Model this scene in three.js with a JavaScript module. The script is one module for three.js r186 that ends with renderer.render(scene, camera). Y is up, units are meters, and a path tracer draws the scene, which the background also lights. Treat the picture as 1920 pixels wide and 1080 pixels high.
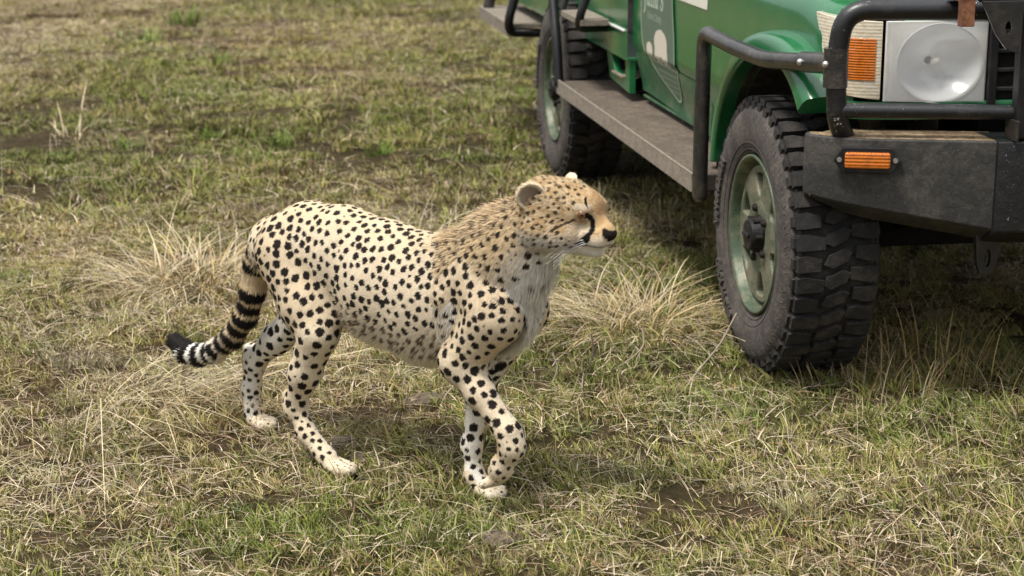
import * as THREE from 'three';
import { mergeGeometries } from 'three/addons/utils/BufferGeometryUtils.js';
import { RoundedBoxGeometry } from 'three/addons/geometries/RoundedBoxGeometry.js';
import { FontLoader } from 'three/addons/loaders/FontLoader.js';
import { TextGeometry } from 'three/addons/geometries/TextGeometry.js';

// ---------------------------------------------------------------- camera, sky, sun, exposure
const scene = new THREE.Scene();
const camera = new THREE.PerspectiveCamera(17.65, 16 / 9, 0.1, 3000);
camera.position.set(0, 1.5271, 0);
camera.rotation.x = -0.2471;
camera.focus = 4.45;
camera.userData.fStop = 5.0;
{
  // bright, even overcast: a little brighter overhead than at the horizon
  const W = 64, H = 32, d = new Float32Array(W * H * 4);
  for (let r = 0; r < H; r++) {
    const el = Math.max(0, Math.sin(((r + 0.5) / H - 0.5) * Math.PI)), k = 0.33 + 0.76 * el;
    for (let c = 0; c < W; c++) d.set([0.97 * k, 1.0 * k, 1.05 * k, 1], (r * W + c) * 4);
  }
  const t = new THREE.DataTexture(d, W, H, THREE.RGBAFormat, THREE.FloatType);
  t.mapping = THREE.EquirectangularReflectionMapping; t.magFilter = THREE.LinearFilter; t.needsUpdate = true;
  scene.background = t; scene.environment = t;
}
const sun = new THREE.DirectionalLight(0xfffaf2, 3.2);
sun.position.set(-3.2, 10, -2.6); sun.target.position.set(0.3, 0, -5.5);
sun.shadow.radius = 28; sun.castShadow = true; sun.shadow.mapSize.set(2048, 2048);
Object.assign(sun.shadow.camera, { left: -9, right: 9, top: 9, bottom: -9, near: 0.5, far: 40 });
scene.add(sun, sun.target);
const renderer = new THREE.WebGLRenderer({ antialias: true });
renderer.toneMapping = THREE.LinearToneMapping;
renderer.toneMappingExposure = 1.32;
renderer.shadowMap.enabled = true;

// ---------------------------------------------------------------- helpers
const V = (x, y, z) => new THREE.Vector3(x, y, z);
const lerp = THREE.MathUtils.lerp, clamp = THREE.MathUtils.clamp, smooth = THREE.MathUtils.smoothstep;
function rng(seed) { let s = seed | 0; return () => { s = (s + 0x6d2b79f5) | 0; let t = Math.imul(s ^ (s >>> 15), 1 | s); t = (t + Math.imul(t ^ (t >>> 7), 61 | t)) ^ t; return ((t ^ (t >>> 14)) >>> 0) / 4294967296; }; }
const hash3 = (x, y, z) => { let h = Math.imul(x, 374761393) + Math.imul(y, 668265263) + Math.imul(z, 2147483647 ^ 0x5bd1e995); h = Math.imul(h ^ (h >>> 13), 1274126177); return ((h ^ (h >>> 16)) >>> 0) / 4294967296; };
function noise3(x, y, z = 0) {
  const X = Math.floor(x), Y = Math.floor(y), Z = Math.floor(z); let a = x - X, b = y - Y, c = z - Z;
  a = a * a * (3 - 2 * a); b = b * b * (3 - 2 * b); c = c * c * (3 - 2 * c);
  return lerp(lerp(lerp(hash3(X, Y, Z), hash3(X + 1, Y, Z), a), lerp(hash3(X, Y + 1, Z), hash3(X + 1, Y + 1, Z), a), b),
    lerp(lerp(hash3(X, Y, Z + 1), hash3(X + 1, Y, Z + 1), a), lerp(hash3(X, Y + 1, Z + 1), hash3(X + 1, Y + 1, Z + 1), a), b), c);
}
const fbm = (x, y, z = 0) => (noise3(x, y, z) * 0.5 + noise3(x * 2.1 + 5, y * 2.1, z * 2.1) * 0.3 + noise3(x * 4.3, y * 4.3 + 9, z * 4.3) * 0.2);
const wrap = (i, n) => ((i % n) + n) % n;
function tileNoise(n, seed) { // value noise that repeats after n cells
  return (x, y) => {
    const X = Math.floor(x), Y = Math.floor(y); let a = x - X, b = y - Y; a = a * a * (3 - 2 * a); b = b * b * (3 - 2 * b);
    const g = (i, j) => hash3(wrap(i, n), wrap(j, n), seed);
    return lerp(lerp(g(X, Y), g(X + 1, Y), a), lerp(g(X, Y + 1), g(X + 1, Y + 1), a), b);
  };
}
function texture(n, f, srgb = true) { // f(u, v) -> [r, g, b] 0..255, seamless
  const d = new Uint8Array(n * n * 4);
  for (let j = 0; j < n; j++) for (let i = 0; i < n; i++) { const c = f(i / n, j / n); d.set([clamp(c[0], 0, 255), clamp(c[1], 0, 255), clamp(c[2], 0, 255), 255], (j * n + i) * 4); }
  const t = new THREE.DataTexture(d, n, n); t.wrapS = t.wrapT = THREE.RepeatWrapping; t.magFilter = THREE.LinearFilter; t.minFilter = THREE.LinearMipmapLinearFilter; t.generateMipmaps = true;
  if (srgb) t.colorSpace = THREE.SRGBColorSpace; t.needsUpdate = true; return t;
}
const tn = [8, 16, 32, 64, 128, 256].map((n, i) => { const f = tileNoise(n, 11 + i); return (u, v) => f(u * n, v * n); });
const cloud = (u, v) => tn[0](u, v) * 0.38 + tn[1](u, v) * 0.27 + tn[2](u, v) * 0.2 + tn[3](u, v) * 0.15;
const grain = (u, v) => tn[3](u, v) * 0.35 + tn[4](u, v) * 0.35 + tn[5](u, v) * 0.3;
const mixc = (a, b, t) => [lerp(a[0], b[0], t), lerp(a[1], b[1], t), lerp(a[2], b[2], t)];
// a painted or bare surface with dust lying in patches and fine grain; one repeat is one metre or what uvScale makes of it
function dusty(base, dust, lo, hi, grit = 0.15, n = 512) {
  return texture(n, (u, v) => { const k = smooth(cloud(u, v), lo, hi), g = 1 + (grain(u, v) - 0.5) * 2 * grit; const c = mixc(base, dust, k); return [c[0] * g, c[1] * g, c[2] * g]; });
}
const bumpTex = texture(512, (u, v) => { const g = 255 * (0.4 * cloud(u, v) + 0.6 * grain(u, v)); return [g, g, g]; }, false);
function boxUV(g, s) { // uv in metres from the main axis of each face, in the thing's own axes
  const p = g.attributes.position, uv = new Float32Array(p.count * 2), a = V(), b = V(), c = V(), n = V();
  for (let i = 0; i < p.count; i += 3) {
    a.fromBufferAttribute(p, i); b.fromBufferAttribute(p, i + 1); c.fromBufferAttribute(p, i + 2);
    n.copy(b).sub(a).cross(c.clone().sub(a)); const x = Math.abs(n.x), y = Math.abs(n.y), z = Math.abs(n.z);
    [a, b, c].forEach((q, k) => { const w = x > y && x > z ? [q.z, q.y] : y > z ? [q.x, q.z] : [q.x, q.y]; uv.set([w[0] * s, w[1] * s], (i + k) * 2); });
  }
  g.setAttribute('uv', new THREE.BufferAttribute(uv, 2)); return g;
}
function join(list, s = 1) {
  const m = mergeGeometries([].concat(list).map((g) => { const q = g.index ? g.toNonIndexed() : g.clone(); for (const k of Object.keys(q.attributes)) if (!['position', 'normal'].includes(k)) q.deleteAttribute(k); return q; }));
  return boxUV(m, s);
}
function mesh(name, geos, mat, parent, s = 1) {
  const m = new THREE.Mesh(geos.isBufferGeometry && geos.attributes.uv && geos.userData.ready ? geos : join(geos, s), mat);
  m.name = name; m.castShadow = m.receiveShadow = true; (parent ?? scene).add(m); return m;
}
function grid(nu, nv, f, closedU = false) {
  const pos = [], idx = [];
  for (let i = 0; i <= nu; i++) for (let j = 0; j <= nv; j++) pos.push(...f(i / nu, j / nv));
  for (let i = 0; i < nu; i++) for (let j = 0; j < nv; j++) { const a = i * (nv + 1) + j, b = a + nv + 1; idx.push(a, b, a + 1, b, b + 1, a + 1); }
  const g = new THREE.BufferGeometry(); g.setAttribute('position', new THREE.Float32BufferAttribute(pos, 3)); g.setIndex(idx); g.computeVertexNormals(); return g;
}
function sheet(rows, hard = false) { // rows: array of polylines with equal counts
  const n = rows[0].length; const g = grid(rows.length - 1, n - 1, (u, v) => rows[Math.round(u * (rows.length - 1))][Math.round(v * (n - 1))]);
  if (!hard) return g; const q = g.toNonIndexed(); q.computeVertexNormals(); return q;
}
const box = (x0, x1, y0, y1, z0, z1, r = 0.004) => { const g = new RoundedBoxGeometry(Math.abs(x1 - x0), Math.abs(y1 - y0), Math.abs(z1 - z0), 2, Math.min(r, Math.abs(x1 - x0) * 0.45, Math.abs(y1 - y0) * 0.45, Math.abs(z1 - z0) * 0.45)); g.translate((x0 + x1) / 2, (y0 + y1) / 2, (z0 + z1) / 2); return g; };
function bent(points, fillet) { // straight runs with rounded bends
  const P = points.map((q) => V(...q)), path = new THREE.CurvePath(); let from = P[0];
  for (let i = 1; i < P.length - 1; i++) {
    const f = Math.min(fillet, P[i].distanceTo(P[i - 1]) * 0.48, P[i].distanceTo(P[i + 1]) * 0.48);
    const a = P[i].clone().add(P[i - 1].clone().sub(P[i]).setLength(f)), b = P[i].clone().add(P[i + 1].clone().sub(P[i]).setLength(f));
    path.add(new THREE.LineCurve3(from, a)); path.add(new THREE.QuadraticBezierCurve3(a, P[i], b)); from = b;
  }
  path.add(new THREE.LineCurve3(from, P[P.length - 1])); return path;
}
function tube(points, r, fillet = 0.06, seg = 60, caps = true) {
  const c = bent(points, fillet), list = [new THREE.TubeGeometry(c, seg, r, 14)];
  if (caps) for (const t of [0, 1]) { const s = new THREE.SphereGeometry(r * 0.998, 12, 8); s.scale(1, 1, 1); const p = c.getPoint(t); s.translate(p.x, p.y, p.z); list.push(s); }
  return list;
}
const rod = (a, b, r, r2 = r, n = 14) => { const A = V(...a), B = V(...b), d = B.clone().sub(A), g = new THREE.CylinderGeometry(r2, r, d.length(), n); g.applyQuaternion(new THREE.Quaternion().setFromUnitVectors(V(0, 1, 0), d.clone().normalize())); g.translate((A.x + B.x) / 2, (A.y + B.y) / 2, (A.z + B.z) / 2); return g; };
const taken = new Map();
function numbered(n) { const k = taken.get(n) ?? 0; taken.set(n, k + 1); return k ? n + '_' + String(k).padStart(3, '0') : n; }
function tag(o, label, category, group, kind) { Object.assign(o.userData, { label, category }); if (group) o.userData.group = group; if (kind) o.userData.kind = kind; return o; }
function thing(name, label, category, [x, y, z] = [0, 0, 0], turn = 0, group, kind) { const o = new THREE.Group(); o.name = numbered(name); o.position.set(x, y, z); o.rotation.y = turn; scene.add(o); return tag(o, label, category, group, kind); }
const mat = (o) => new THREE.MeshPhysicalMaterial({ roughness: 0.8, ...o });
const scaled = (c, k) => [c[0] * k, c[1] * k, c[2] * k];
const lin = (r, g, b) => new THREE.Color().setRGB(r, g, b);

// ---------------------------------------------------------------- where things stand
const TRUCK = { x: 0.667, z: -5.1454, turn: -(Math.PI / 2 - 0.1687) };
const CAT = { x: -0.6911, z: -4.5121, turn: -37 * Math.PI / 180 };
const toWorld = (o, x, z) => { const c = Math.cos(o.turn), s = Math.sin(o.turn); return [o.x + x * c + z * s, o.z - x * s + z * c]; };
const toLocal = (o, X, Z) => { const c = Math.cos(o.turn), s = Math.sin(o.turn), dx = X - o.x, dz = Z - o.z; return [dx * c - dz * s, dx * s + dz * c]; };
const contacts = [[0.41, 0.075], [0.01, -0.06], [0.775, -0.02], [0.87, 0.07]].map(([s, n]) => [...toWorld(CAT, s, n), 0.2])
  .concat([[0, -0.13], [-2.98, -0.13], [0, -1.51], [-2.98, -1.51]].map(([s, n]) => [...toWorld(TRUCK, s, n), 0.45]));
function groundH(x, z) {
  let k = 1; for (const [a, b, r] of contacts) { const d = ((x - a) ** 2 + (z - b) ** 2) / (r * r); if (d < 6) k *= 1 - Math.exp(-d); }
  const far = Math.hypot(x, z + 6);
  return k * ((fbm(x * 0.9 + 3, z * 0.9) - 0.5) * 0.07 + (fbm(x * 4, z * 4 + 7) - 0.5) * 0.05 + (noise3(x * 17, z * 17) - 0.5) * 0.012) * (far > 40 ? 1.5 : 1);
}
// how dry the cover is, 0 green .. 1 straw
function dry(x, z) {
  let v = 0.17 + (fbm(x * 0.55 + 1.7, z * 0.42 + 4) - 0.5) * 1.5 + (fbm(x * 2.3, z * 2.3 + 11) - 0.5) * 0.9;
  v += 0.3 * Math.exp(-(((x + 1.0) / 0.75) ** 2 + ((z + 4.9) / 0.7) ** 2));            // the straw to the left of the hind feet
  v += 0.22 * Math.exp(-(((x + 1.1) / 0.5) ** 2 + ((z + 6.3) / 0.4) ** 2));
  v += 1.0 * Math.exp(-(((x + 3.5 + (z + 13) * -0.06) / 0.5) ** 2)) * smooth(-z, 9.5, 11.5);   // the pale worn track far to the left
  v += 0.12 * Math.exp(-(((x + 0.4) / 1.6) ** 2 + ((z + 11.2) / 0.7) ** 2)) + 0.13 * smooth(-z, 7, 13);
  return clamp(v, 0, 1);
}
const bare = (x, z) => smooth(fbm(x * 1.7 + 20, z * 1.7 + 3), 0.64, 0.78);

// ---------------------------------------------------------------- ground
{
  const axis = (lo, hi, step, far) => { const a = []; for (let x = lo; x <= hi + 1e-6; x += step) a.push(x); for (let s = step * 1.3, x = hi; x < far; s *= 1.22) { x += s; a.push(x); } for (let s = step * 1.3, x = lo; x > -far; s *= 1.22) { x -= s; a.unshift(x); } return a; };
  const X = axis(-4, 4, 0.045, 900), Z = axis(-16, -2.5, 0.045, 900);
  const pos = [], col = [], uv = [], idx = [];
  const soil = [0.1, 0.068, 0.048], thatch = [0.15, 0.113, 0.066], green = [0.075, 0.076, 0.026];
  for (const x of X) for (const z of Z) {
    pos.push(x, groundH(x, z), z); uv.push(x, z);
    const d = dry(x, z), b = bare(x, z); let c = mixc(green, thatch, smooth(d, 0.1, 0.75)); c = mixc(c, soil, 0.5 + 0.5 * b);
    const g = 0.75 + 0.5 * noise3(x * 30, z * 30); col.push(c[0] * g, c[1] * g, c[2] * g);
  }
  for (let i = 0; i < X.length - 1; i++) for (let j = 0; j < Z.length - 1; j++) { const a = i * Z.length + j, b = a + Z.length; idx.push(a, a + 1, b, b, a + 1, b + 1); }
  const g = new THREE.BufferGeometry();
  g.setAttribute('position', new THREE.Float32BufferAttribute(pos, 3)); g.setAttribute('color', new THREE.Float32BufferAttribute(col, 3)); g.setAttribute('uv', new THREE.Float32BufferAttribute(uv, 2));
  g.setIndex(idx); g.computeVertexNormals();
  const t = texture(1024, (u, v) => { const k = 120 + 135 * (0.45 * cloud(u, v) + 0.55 * grain(u, v)); return [k, k * 0.97, k * 0.92]; });
  const m = new THREE.Mesh(g, mat({ vertexColors: true, map: t, bumpMap: bumpTex, bumpScale: 0.012, roughness: 1, specularIntensity: 0.2 }));
  m.name = 'ground'; m.receiveShadow = true; tag(m, 'savanna ground of short grass over dark brown soil', 'ground', null, 'structure'); scene.add(m);
}

// ---------------------------------------------------------------- grass
// One blade: a tapering ribbon that leaves the root steeply and bends over along its lean.
function blade(out, base, az, h, lean, droop, w, c0, c1, segs = 3, twist = 0) {
  const dx = Math.cos(az), dz = Math.sin(az), sx = -Math.sin(az + twist), sz = Math.cos(az + twist), P = [];
  for (let i = 0; i <= segs; i++) { const t = i / segs, r = h * lean * Math.pow(t, 1.5), y = h * (t - droop * t * t); P.push([base[0] + dx * r, base[1] + y, base[2] + dz * r]); }
  const at = (i, s) => { const q = w * 0.5 * (i === segs ? 0 : 1 - 0.55 * i / segs) * s; return [P[i][0] + sx * q, P[i][1], P[i][2] + sz * q]; };
  const col = (i) => { const t = i / segs; return mixc(c0, c1, t); };
  for (let i = 0; i < segs; i++) {
    const a = at(i, -1), b = at(i, 1), c = at(i + 1, -1), d = at(i + 1, 1), k = col(i), l = col(i + 1);
    out.p.push(...a, ...b, ...c); out.c.push(...k, ...k, ...l);
    if (i < segs - 1) { out.p.push(...b, ...d, ...c); out.c.push(...k, ...l, ...l); }
  }
}
function bladeGeo(out) { const g = new THREE.BufferGeometry(); g.setAttribute('position', new THREE.Float32BufferAttribute(out.p, 3)); g.setAttribute('color', new THREE.Float32BufferAttribute(out.c, 3)); g.computeVertexNormals(); return g; }
const grassMat = mat({ vertexColors: true, roughness: 0.75, specularIntensity: 0.35, side: THREE.DoubleSide });
const strawMat = mat({ vertexColors: true, roughness: 0.7, specularIntensity: 0.4, side: THREE.DoubleSide });

// Short grass comes in patches the size of a plate, each grown blade by blade; a patch is green, mixed or dry, and patches overlap.
const GREEN = [0.185, 0.215, 0.05], OLIVE = [0.31, 0.285, 0.085], STRAW = [0.53, 0.44, 0.3], BROWN = [0.27, 0.17, 0.09];

function oneTuft(o, R, x, z, n, h0, h1, spread, lean, w, d, segs) {
  let c = mixc(GREEN, OLIVE, smooth(d + (R() - 0.5) * 0.4, 0.05, 0.55)); c = mixc(c, STRAW, smooth(d + (R() - 0.5) * 0.5, 0.45, 1.0) * 0.7); if (R() < 0.1) c = mixc(c, BROWN, 0.7);
  c = scaled(c, 0.55 + 0.75 * R()); const size = 0.7 + 0.6 * R();
  for (let i = 0; i < n; i++) {
    const a = R() * 6.283, r = spread * Math.sqrt(R()), h = size * lerp(h0, h1, R() ** 1.4), k = 0.65 + 0.6 * R(), az = R() < 0.6 ? a + (R() - 0.5) * 1.2 : R() * 6.283, dead = R() < 0.14 + 0.25 * d;
    const e = dead ? scaled(mixc(STRAW, BROWN, R() * 0.8), k * 0.85) : scaled(c, k), c0 = e, c1 = e;
    blade(o, [x + Math.cos(a) * r, -0.006, z + Math.sin(a) * r], az, h, lean * (0.4 + R()), 0.15 + 0.3 * R(), w * (0.7 + 0.6 * R()), c0, c1, segs, R() * 1.2);
  }
}
function oneStraw(o, R, x, z, L, w, segs = 3) {
  const k = 0.6 + 0.65 * R(), y = 0.004 + 0.03 * R() ** 1.5, rise = 0.05 + 0.22 * R(), b = R() < 0.25 ? BROWN : STRAW, c = [b[0] * k, b[1] * k * (0.94 + 0.08 * R()), b[2] * k * (0.85 + 0.25 * R())];
  blade(o, [x, y, z], R() * 6.283, L * rise, (1 / rise) * 0.95, 0.4 + 0.9 * R(), w * (0.6 + 0.7 * R()), c, c, segs, (R() - 0.5) * 0.6);
}
function patch(seed, d, near, thin = 1) {
  const R = rng(seed), o = { p: [], c: [] }, rad = near ? 0.14 : 0.34, put = (n, f) => { for (let i = 0; i < n; i++) { const a = R() * 6.283, r = rad * Math.sqrt(R()) * (0.85 + 0.3 * R()); f(Math.cos(a) * r, Math.sin(a) * r); } };
  const clump = (x, z) => noise3(x * 16 + seed * 7.3, z * 16 + 3.1) > 0.47;
  if (near) {
    put(110 * thin, (x, z) => { if (clump(x, z) || R() < 0.22) oneTuft(o, R, x, z, 16, 0.012, 0.036, 0.02, 0.8, 0.0031, d, 2); });
    put(24 * thin, (x, z) => { if (clump(x, z)) oneTuft(o, R, x, z, 14, 0.025, 0.07, 0.015, 0.7, 0.0032, d, 3); });
    put(36 + 150 * d * d, (x, z) => oneStraw(o, R, x, z, lerp(0.025, 0.15, R() ** 2), 0.0027));
    put(2 + 8 * d, (x, z) => { if (R() < 0.5) blade(o, [x, 0, z], R() * 6.283, 0.06 + 0.11 * R(), 0.3 + 0.7 * R(), 0.1 + 0.3 * R(), 0.0022, scaled(STRAW, 0.75), scaled(STRAW, 0.75), 4, R()); });
  } else {
    put(150 * thin, (x, z) => { if (clump(x * 0.45, z * 0.45) || R() < 0.22) oneTuft(o, R, x, z, 18, 0.014, 0.045, 0.042, 0.85, 0.005, d, 2); });
    put(16 * thin, (x, z) => { if (clump(x * 0.45, z * 0.45)) oneTuft(o, R, x, z, 18, 0.035, 0.085, 0.03, 0.7, 0.005, d * 0.7, 3); });
    put(20 + 170 * d * d, (x, z) => oneStraw(o, R, x, z, lerp(0.05, 0.2, R() ** 1.7), 0.004));
    put(2 + 7 * d, (x, z) => { if (R() < 0.4) blade(o, [x, 0, z], R() * 6.283, 0.07 + 0.12 * R(), 0.3 + 0.7 * R(), 0.1 + 0.3 * R(), 0.0035, scaled(STRAW, 0.75), scaled(STRAW, 0.75), 4, R()); });
  }
  return bladeGeo(o);
}
const halfW = (z) => (-z) * 0.302 + 0.12;                                        // half the width in view at that distance
{
  const turf = thing('short_grass', 'short olive green grass and pale straw covering the whole ground', 'grass', [0, 0, 0], 0, null, 'stuff');
  const D = [0.05, 0.3, 0.55, 0.85], kinds = new Map();
  const spread = (near, z0, z1, step, seed) => {
    const R = rng(seed), sets = D.map((d, i) => [0, 1, 2].map((k) => ({ g: patch(seed + i * 10 + k, d, near, k === 2 ? 0.5 : 1), list: [] })));
    for (let z = -z0; z > -z1; z -= step) {
      const w = halfW(z) + 0.3;
      for (let x = -w; x < w; x += step) {
        const X = x + (R() - 0.5) * step * 0.9, Z = z + (R() - 0.5) * step * 0.9, d = dry(X, Z) + (R() - 0.5) * 0.12, i = clamp(Math.round(d * 3.4), 0, 3), k = bare(X, Z) > 0.35 ? 2 : R() < 0.5 ? 0 : 1;
        const s = 0.88 + 0.28 * R(), e = 0.85 + 0.3 * R(), [a, b] = toLocal(TRUCK, X, Z);
        const m = new THREE.Matrix4().compose(V(X, groundH(X, Z), Z), new THREE.Quaternion().setFromEuler(new THREE.Euler((groundH(X, Z + 0.06) - groundH(X, Z - 0.06)) / 0.12, R() * 6.283, 0)), V(s, s * (0.8 + 0.45 * R()), s));
        sets[i][k].list.push([m, lin(e * (0.95 + 0.1 * R()), e, e * (0.9 + 0.2 * R()))]);
      }
    }
    for (const r of sets) for (const { g, list } of r) if (list.length) {
      const im = new THREE.InstancedMesh(g, grassMat, list.length); im.name = 'grass_patch'; im.userData.kind = 'stuff'; im.castShadow = im.receiveShadow = true;
      list.forEach(([m, c], k) => { im.setMatrixAt(k, m); im.setColorAt(k, c); }); turf.add(im);
    }
  };
  spread(true, 3.1, 7.3, 0.17, 100); spread(false, 7.0, 21, 0.4, 200);
}
// ---------------------------------------------------------------- safari truck; x forward, y up, z to its right, z = 0 at the right tyres' outer face
const font = await new FontLoader().loadAsync('fonts/droid/droid_sans_bold.typeface.json');
{
  const ZC = -0.82;                                                                  // the truck's middle
  const M = {
    green: mat({ map: dusty([24, 104, 58], [66, 116, 74], 0.45, 0.95, 0.05), roughness: 0.3, clearcoat: 0.8, clearcoatRoughness: 0.12, bumpMap: bumpTex, bumpScale: 0.0004 }),
    greenLow: mat({ map: dusty([30, 92, 56], [96, 112, 84], 0.35, 0.8, 0.09), roughness: 0.5, clearcoat: 0.25, clearcoatRoughness: 0.35, bumpMap: bumpTex, bumpScale: 0.0006 }),
    white: mat({ map: dusty([228, 226, 216], [205, 198, 180], 0.4, 0.9, 0.03), roughness: 0.35, clearcoat: 0.5 }),
    black: mat({ map: dusty([24, 24, 25], [60, 56, 50], 0.5, 0.9, 0.2), roughness: 0.38, bumpMap: bumpTex, bumpScale: 0.0005 }),
    bumper: mat({ map: texture(512, (u, v) => { const k = smooth(cloud(u, v), 0.3, 0.75), g = 1 + (grain(u, v) - 0.5) * 0.35, s = tn[5](u, v) > 0.965 ? 60 : 0, c = mixc([44, 43, 41], [68, 64, 59], k); return [c[0] * g + s, c[1] * g + s, c[2] * g + s]; }), roughness: 0.72, bumpMap: bumpTex, bumpScale: 0.0012 }),
    bumperMid: mat({ map: texture(512, (u, v) => { const k = smooth(cloud(u, v), 0.4, 0.9), g = 1 + (grain(u, v) - 0.5) * 0.3, s = tn[4](u, v) > 0.955 ? 110 : 0, c = mixc([26, 26, 27], [48, 46, 44], k); return [c[0] * g + s, c[1] * g + s, c[2] * g + s]; }), roughness: 0.5, bumpMap: bumpTex, bumpScale: 0.0014 }),
    earth: mat({ map: dusty([118, 98, 74], [164, 142, 112], 0.3, 0.8, 0.3), roughness: 1, bumpMap: bumpTex, bumpScale: 0.006 }),
    bar: mat({ map: texture(512, (u, v) => { const g = 1 + (grain(u, v) - 0.5) * 0.3, k = smooth(cloud(u, v), 0.5, 0.9), s = cloud(u, v + 0.3) * 0.62 + tn[4](u, v) * 0.38 > 0.765; const c = mixc([23, 23, 25], [50, 47, 44], k); return s ? [205, 200, 190] : [c[0] * g, c[1] * g, c[2] * g]; }), roughness: 0.42, metalness: 0.0, clearcoat: 0.3, clearcoatRoughness: 0.3, bumpMap: bumpTex, bumpScale: 0.0006 }),
    guard: mat({ map: dusty([38, 36, 35], [74, 67, 58], 0.35, 0.9, 0.25), clearcoat: 0.5, clearcoatRoughness: 0.25, roughness: 0.35, bumpMap: bumpTex, bumpScale: 0.0012 }),
    mud: mat({ map: dusty([38, 30, 25], [98, 82, 64], 0.35, 0.8, 0.3), roughness: 0.9, bumpMap: bumpTex, bumpScale: 0.004 }),
    step: mat({ map: dusty([122, 112, 100], [140, 130, 116], 0.25, 0.85, 0.22), roughness: 0.85, bumpMap: bumpTex, bumpScale: 0.002 }),
    side: mat({ map: dusty([64, 59, 56], [92, 85, 78], 0.25, 0.85, 0.2), roughness: 0.95, bumpMap: bumpTex, bumpScale: 0.0025 }),
    tread2: mat({ map: dusty([84, 74, 64], [106, 94, 81], 0.25, 0.85, 0.28), roughness: 0.9, bumpMap: bumpTex, bumpScale: 0.003 }),
    tread: mat({ map: dusty([30, 28, 27], [60, 54, 49], 0.35, 0.85, 0.2), roughness: 0.85, bumpMap: bumpTex, bumpScale: 0.002 }),
    rim: mat({ map: dusty([86, 93, 75], [122, 117, 98], 0.3, 0.75, 0.14), roughness: 0.55, metalness: 0.1, bumpMap: bumpTex, bumpScale: 0.001 }),
    rimGreen: mat({ map: dusty([66, 84, 64], [112, 110, 90], 0.3, 0.8, 0.12), roughness: 0.5, metalness: 0.2 }),
    rust: mat({ map: dusty([92, 52, 34], [132, 88, 60], 0.3, 0.7, 0.3), roughness: 0.85, bumpMap: bumpTex, bumpScale: 0.002 }),
    hub: mat({ map: dusty([30, 28, 27], [92, 74, 58], 0.45, 0.85, 0.3), roughness: 0.6, metalness: 0.4, bumpMap: bumpTex, bumpScale: 0.002 }),
    steel: mat({ color: lin(0.62, 0.6, 0.57), roughness: 0.35, metalness: 0.9 }),
    under: mat({ map: dusty([20, 18, 17], [58, 48, 39], 0.5, 0.95, 0.3), roughness: 0.95 }),
    chrome: mat({ color: lin(0.9, 0.91, 0.92), roughness: 0.2, metalness: 0.1, clearcoat: 1 }),
    plastic: mat({ map: dusty([232, 231, 226], [208, 203, 192], 0.45, 0.9, 0.04), roughness: 0.3 }),
    lens: mat({ color: lin(0.97, 0.97, 0.96), roughness: 0.08, transmission: 0.72, clearcoat: 1, clearcoatRoughness: 0.08, thickness: 0, ior: 1.45, bumpMap: texture(256, (u, v) => { const g = 255 * (0.5 + 0.5 * Math.sin(u * 2 * Math.PI * 64)) * 0.5 + 120 * cloud(u, v * 0.25); return [g, g, g]; }, false), bumpScale: 0.0005 }),
    amber: mat({ map: dusty([206, 112, 28], [164, 88, 34], 0.4, 0.85, 0.1), roughness: 0.22, clearcoat: 0.8, bumpMap: texture(64, (u, v) => { const g = 127 + 127 * Math.sin(v * 2 * Math.PI * 8); return [g, g, g]; }, false), bumpScale: 0.0012 }),
    clear: mat({ map: dusty([226, 216, 196], [206, 190, 160], 0.35, 0.8, 0.04), roughness: 0.2, clearcoat: 1, clearcoatRoughness: 0.06, bumpMap: texture(64, (u, v) => { const g = 127 + 127 * Math.sin(v * 2 * Math.PI * 8); return [g, g, g]; }, false), bumpScale: 0.0004 }),
  };
  const T = thing('safari_truck', 'dusty green safari truck with black bull bar and side steps', 'truck', [TRUCK.x, 0, TRUCK.z], TRUCK.turn);
  const part = (name, geos, m, parent = T, s = 1) => mesh(name, geos, m, parent, s);

  // ---- wheel
  const turnAxis = (g) => g.rotateX(Math.PI / 2);                                    // lathe axis y -> z
  const lathe = (pts, n = 72) => turnAxis(new THREE.LatheGeometry(pts.map(([r, z]) => new THREE.Vector2(r, z)), n));
  const polar = (r, a, z) => [r * Math.cos(a), r * Math.sin(a), z];
  function block(pts, r0, r1, inset) {                                               // pts [z, angle]; a moulded tread block between two radii
    const n = pts.length, cz = pts.reduce((s, q) => s + q[0], 0) / n, ca = pts.reduce((s, q) => s + q[1], 0) / n;
    const lo = pts.map(([z, a]) => polar(r0, a, z)), hi = pts.map(([z, a]) => polar(r1, ca + (a - ca) * inset, cz + (z - cz) * inset)), p = [];
    for (let i = 0; i < n; i++) { const j = (i + 1) % n; p.push(...lo[i], ...hi[i], ...lo[j], ...lo[j], ...hi[i], ...hi[j]); }
    for (let i = 1; i < n - 1; i++) p.push(...hi[0], ...hi[i + 1], ...hi[i]);
    const g = new THREE.BufferGeometry(); g.setAttribute('position', new THREE.Float32BufferAttribute(p, 3)); g.computeVertexNormals(); return g;
  }
  const W = 0.27, carcass = [[0.224, -0.05], [0.2265, -0.032], [0.232, -0.021], [0.25, -0.01], [0.275, -0.003], [0.3, 0], [0.325, -0.0015], [0.345, -0.007], [0.361, -0.017], [0.371, -0.032], [0.374, -0.06]];
  const full = carcass.concat(carcass.slice().reverse().map(([r, z]) => [r, -W - z]));
  const treadGeos = [], N = 42, da = (2 * Math.PI) / N;
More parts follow.
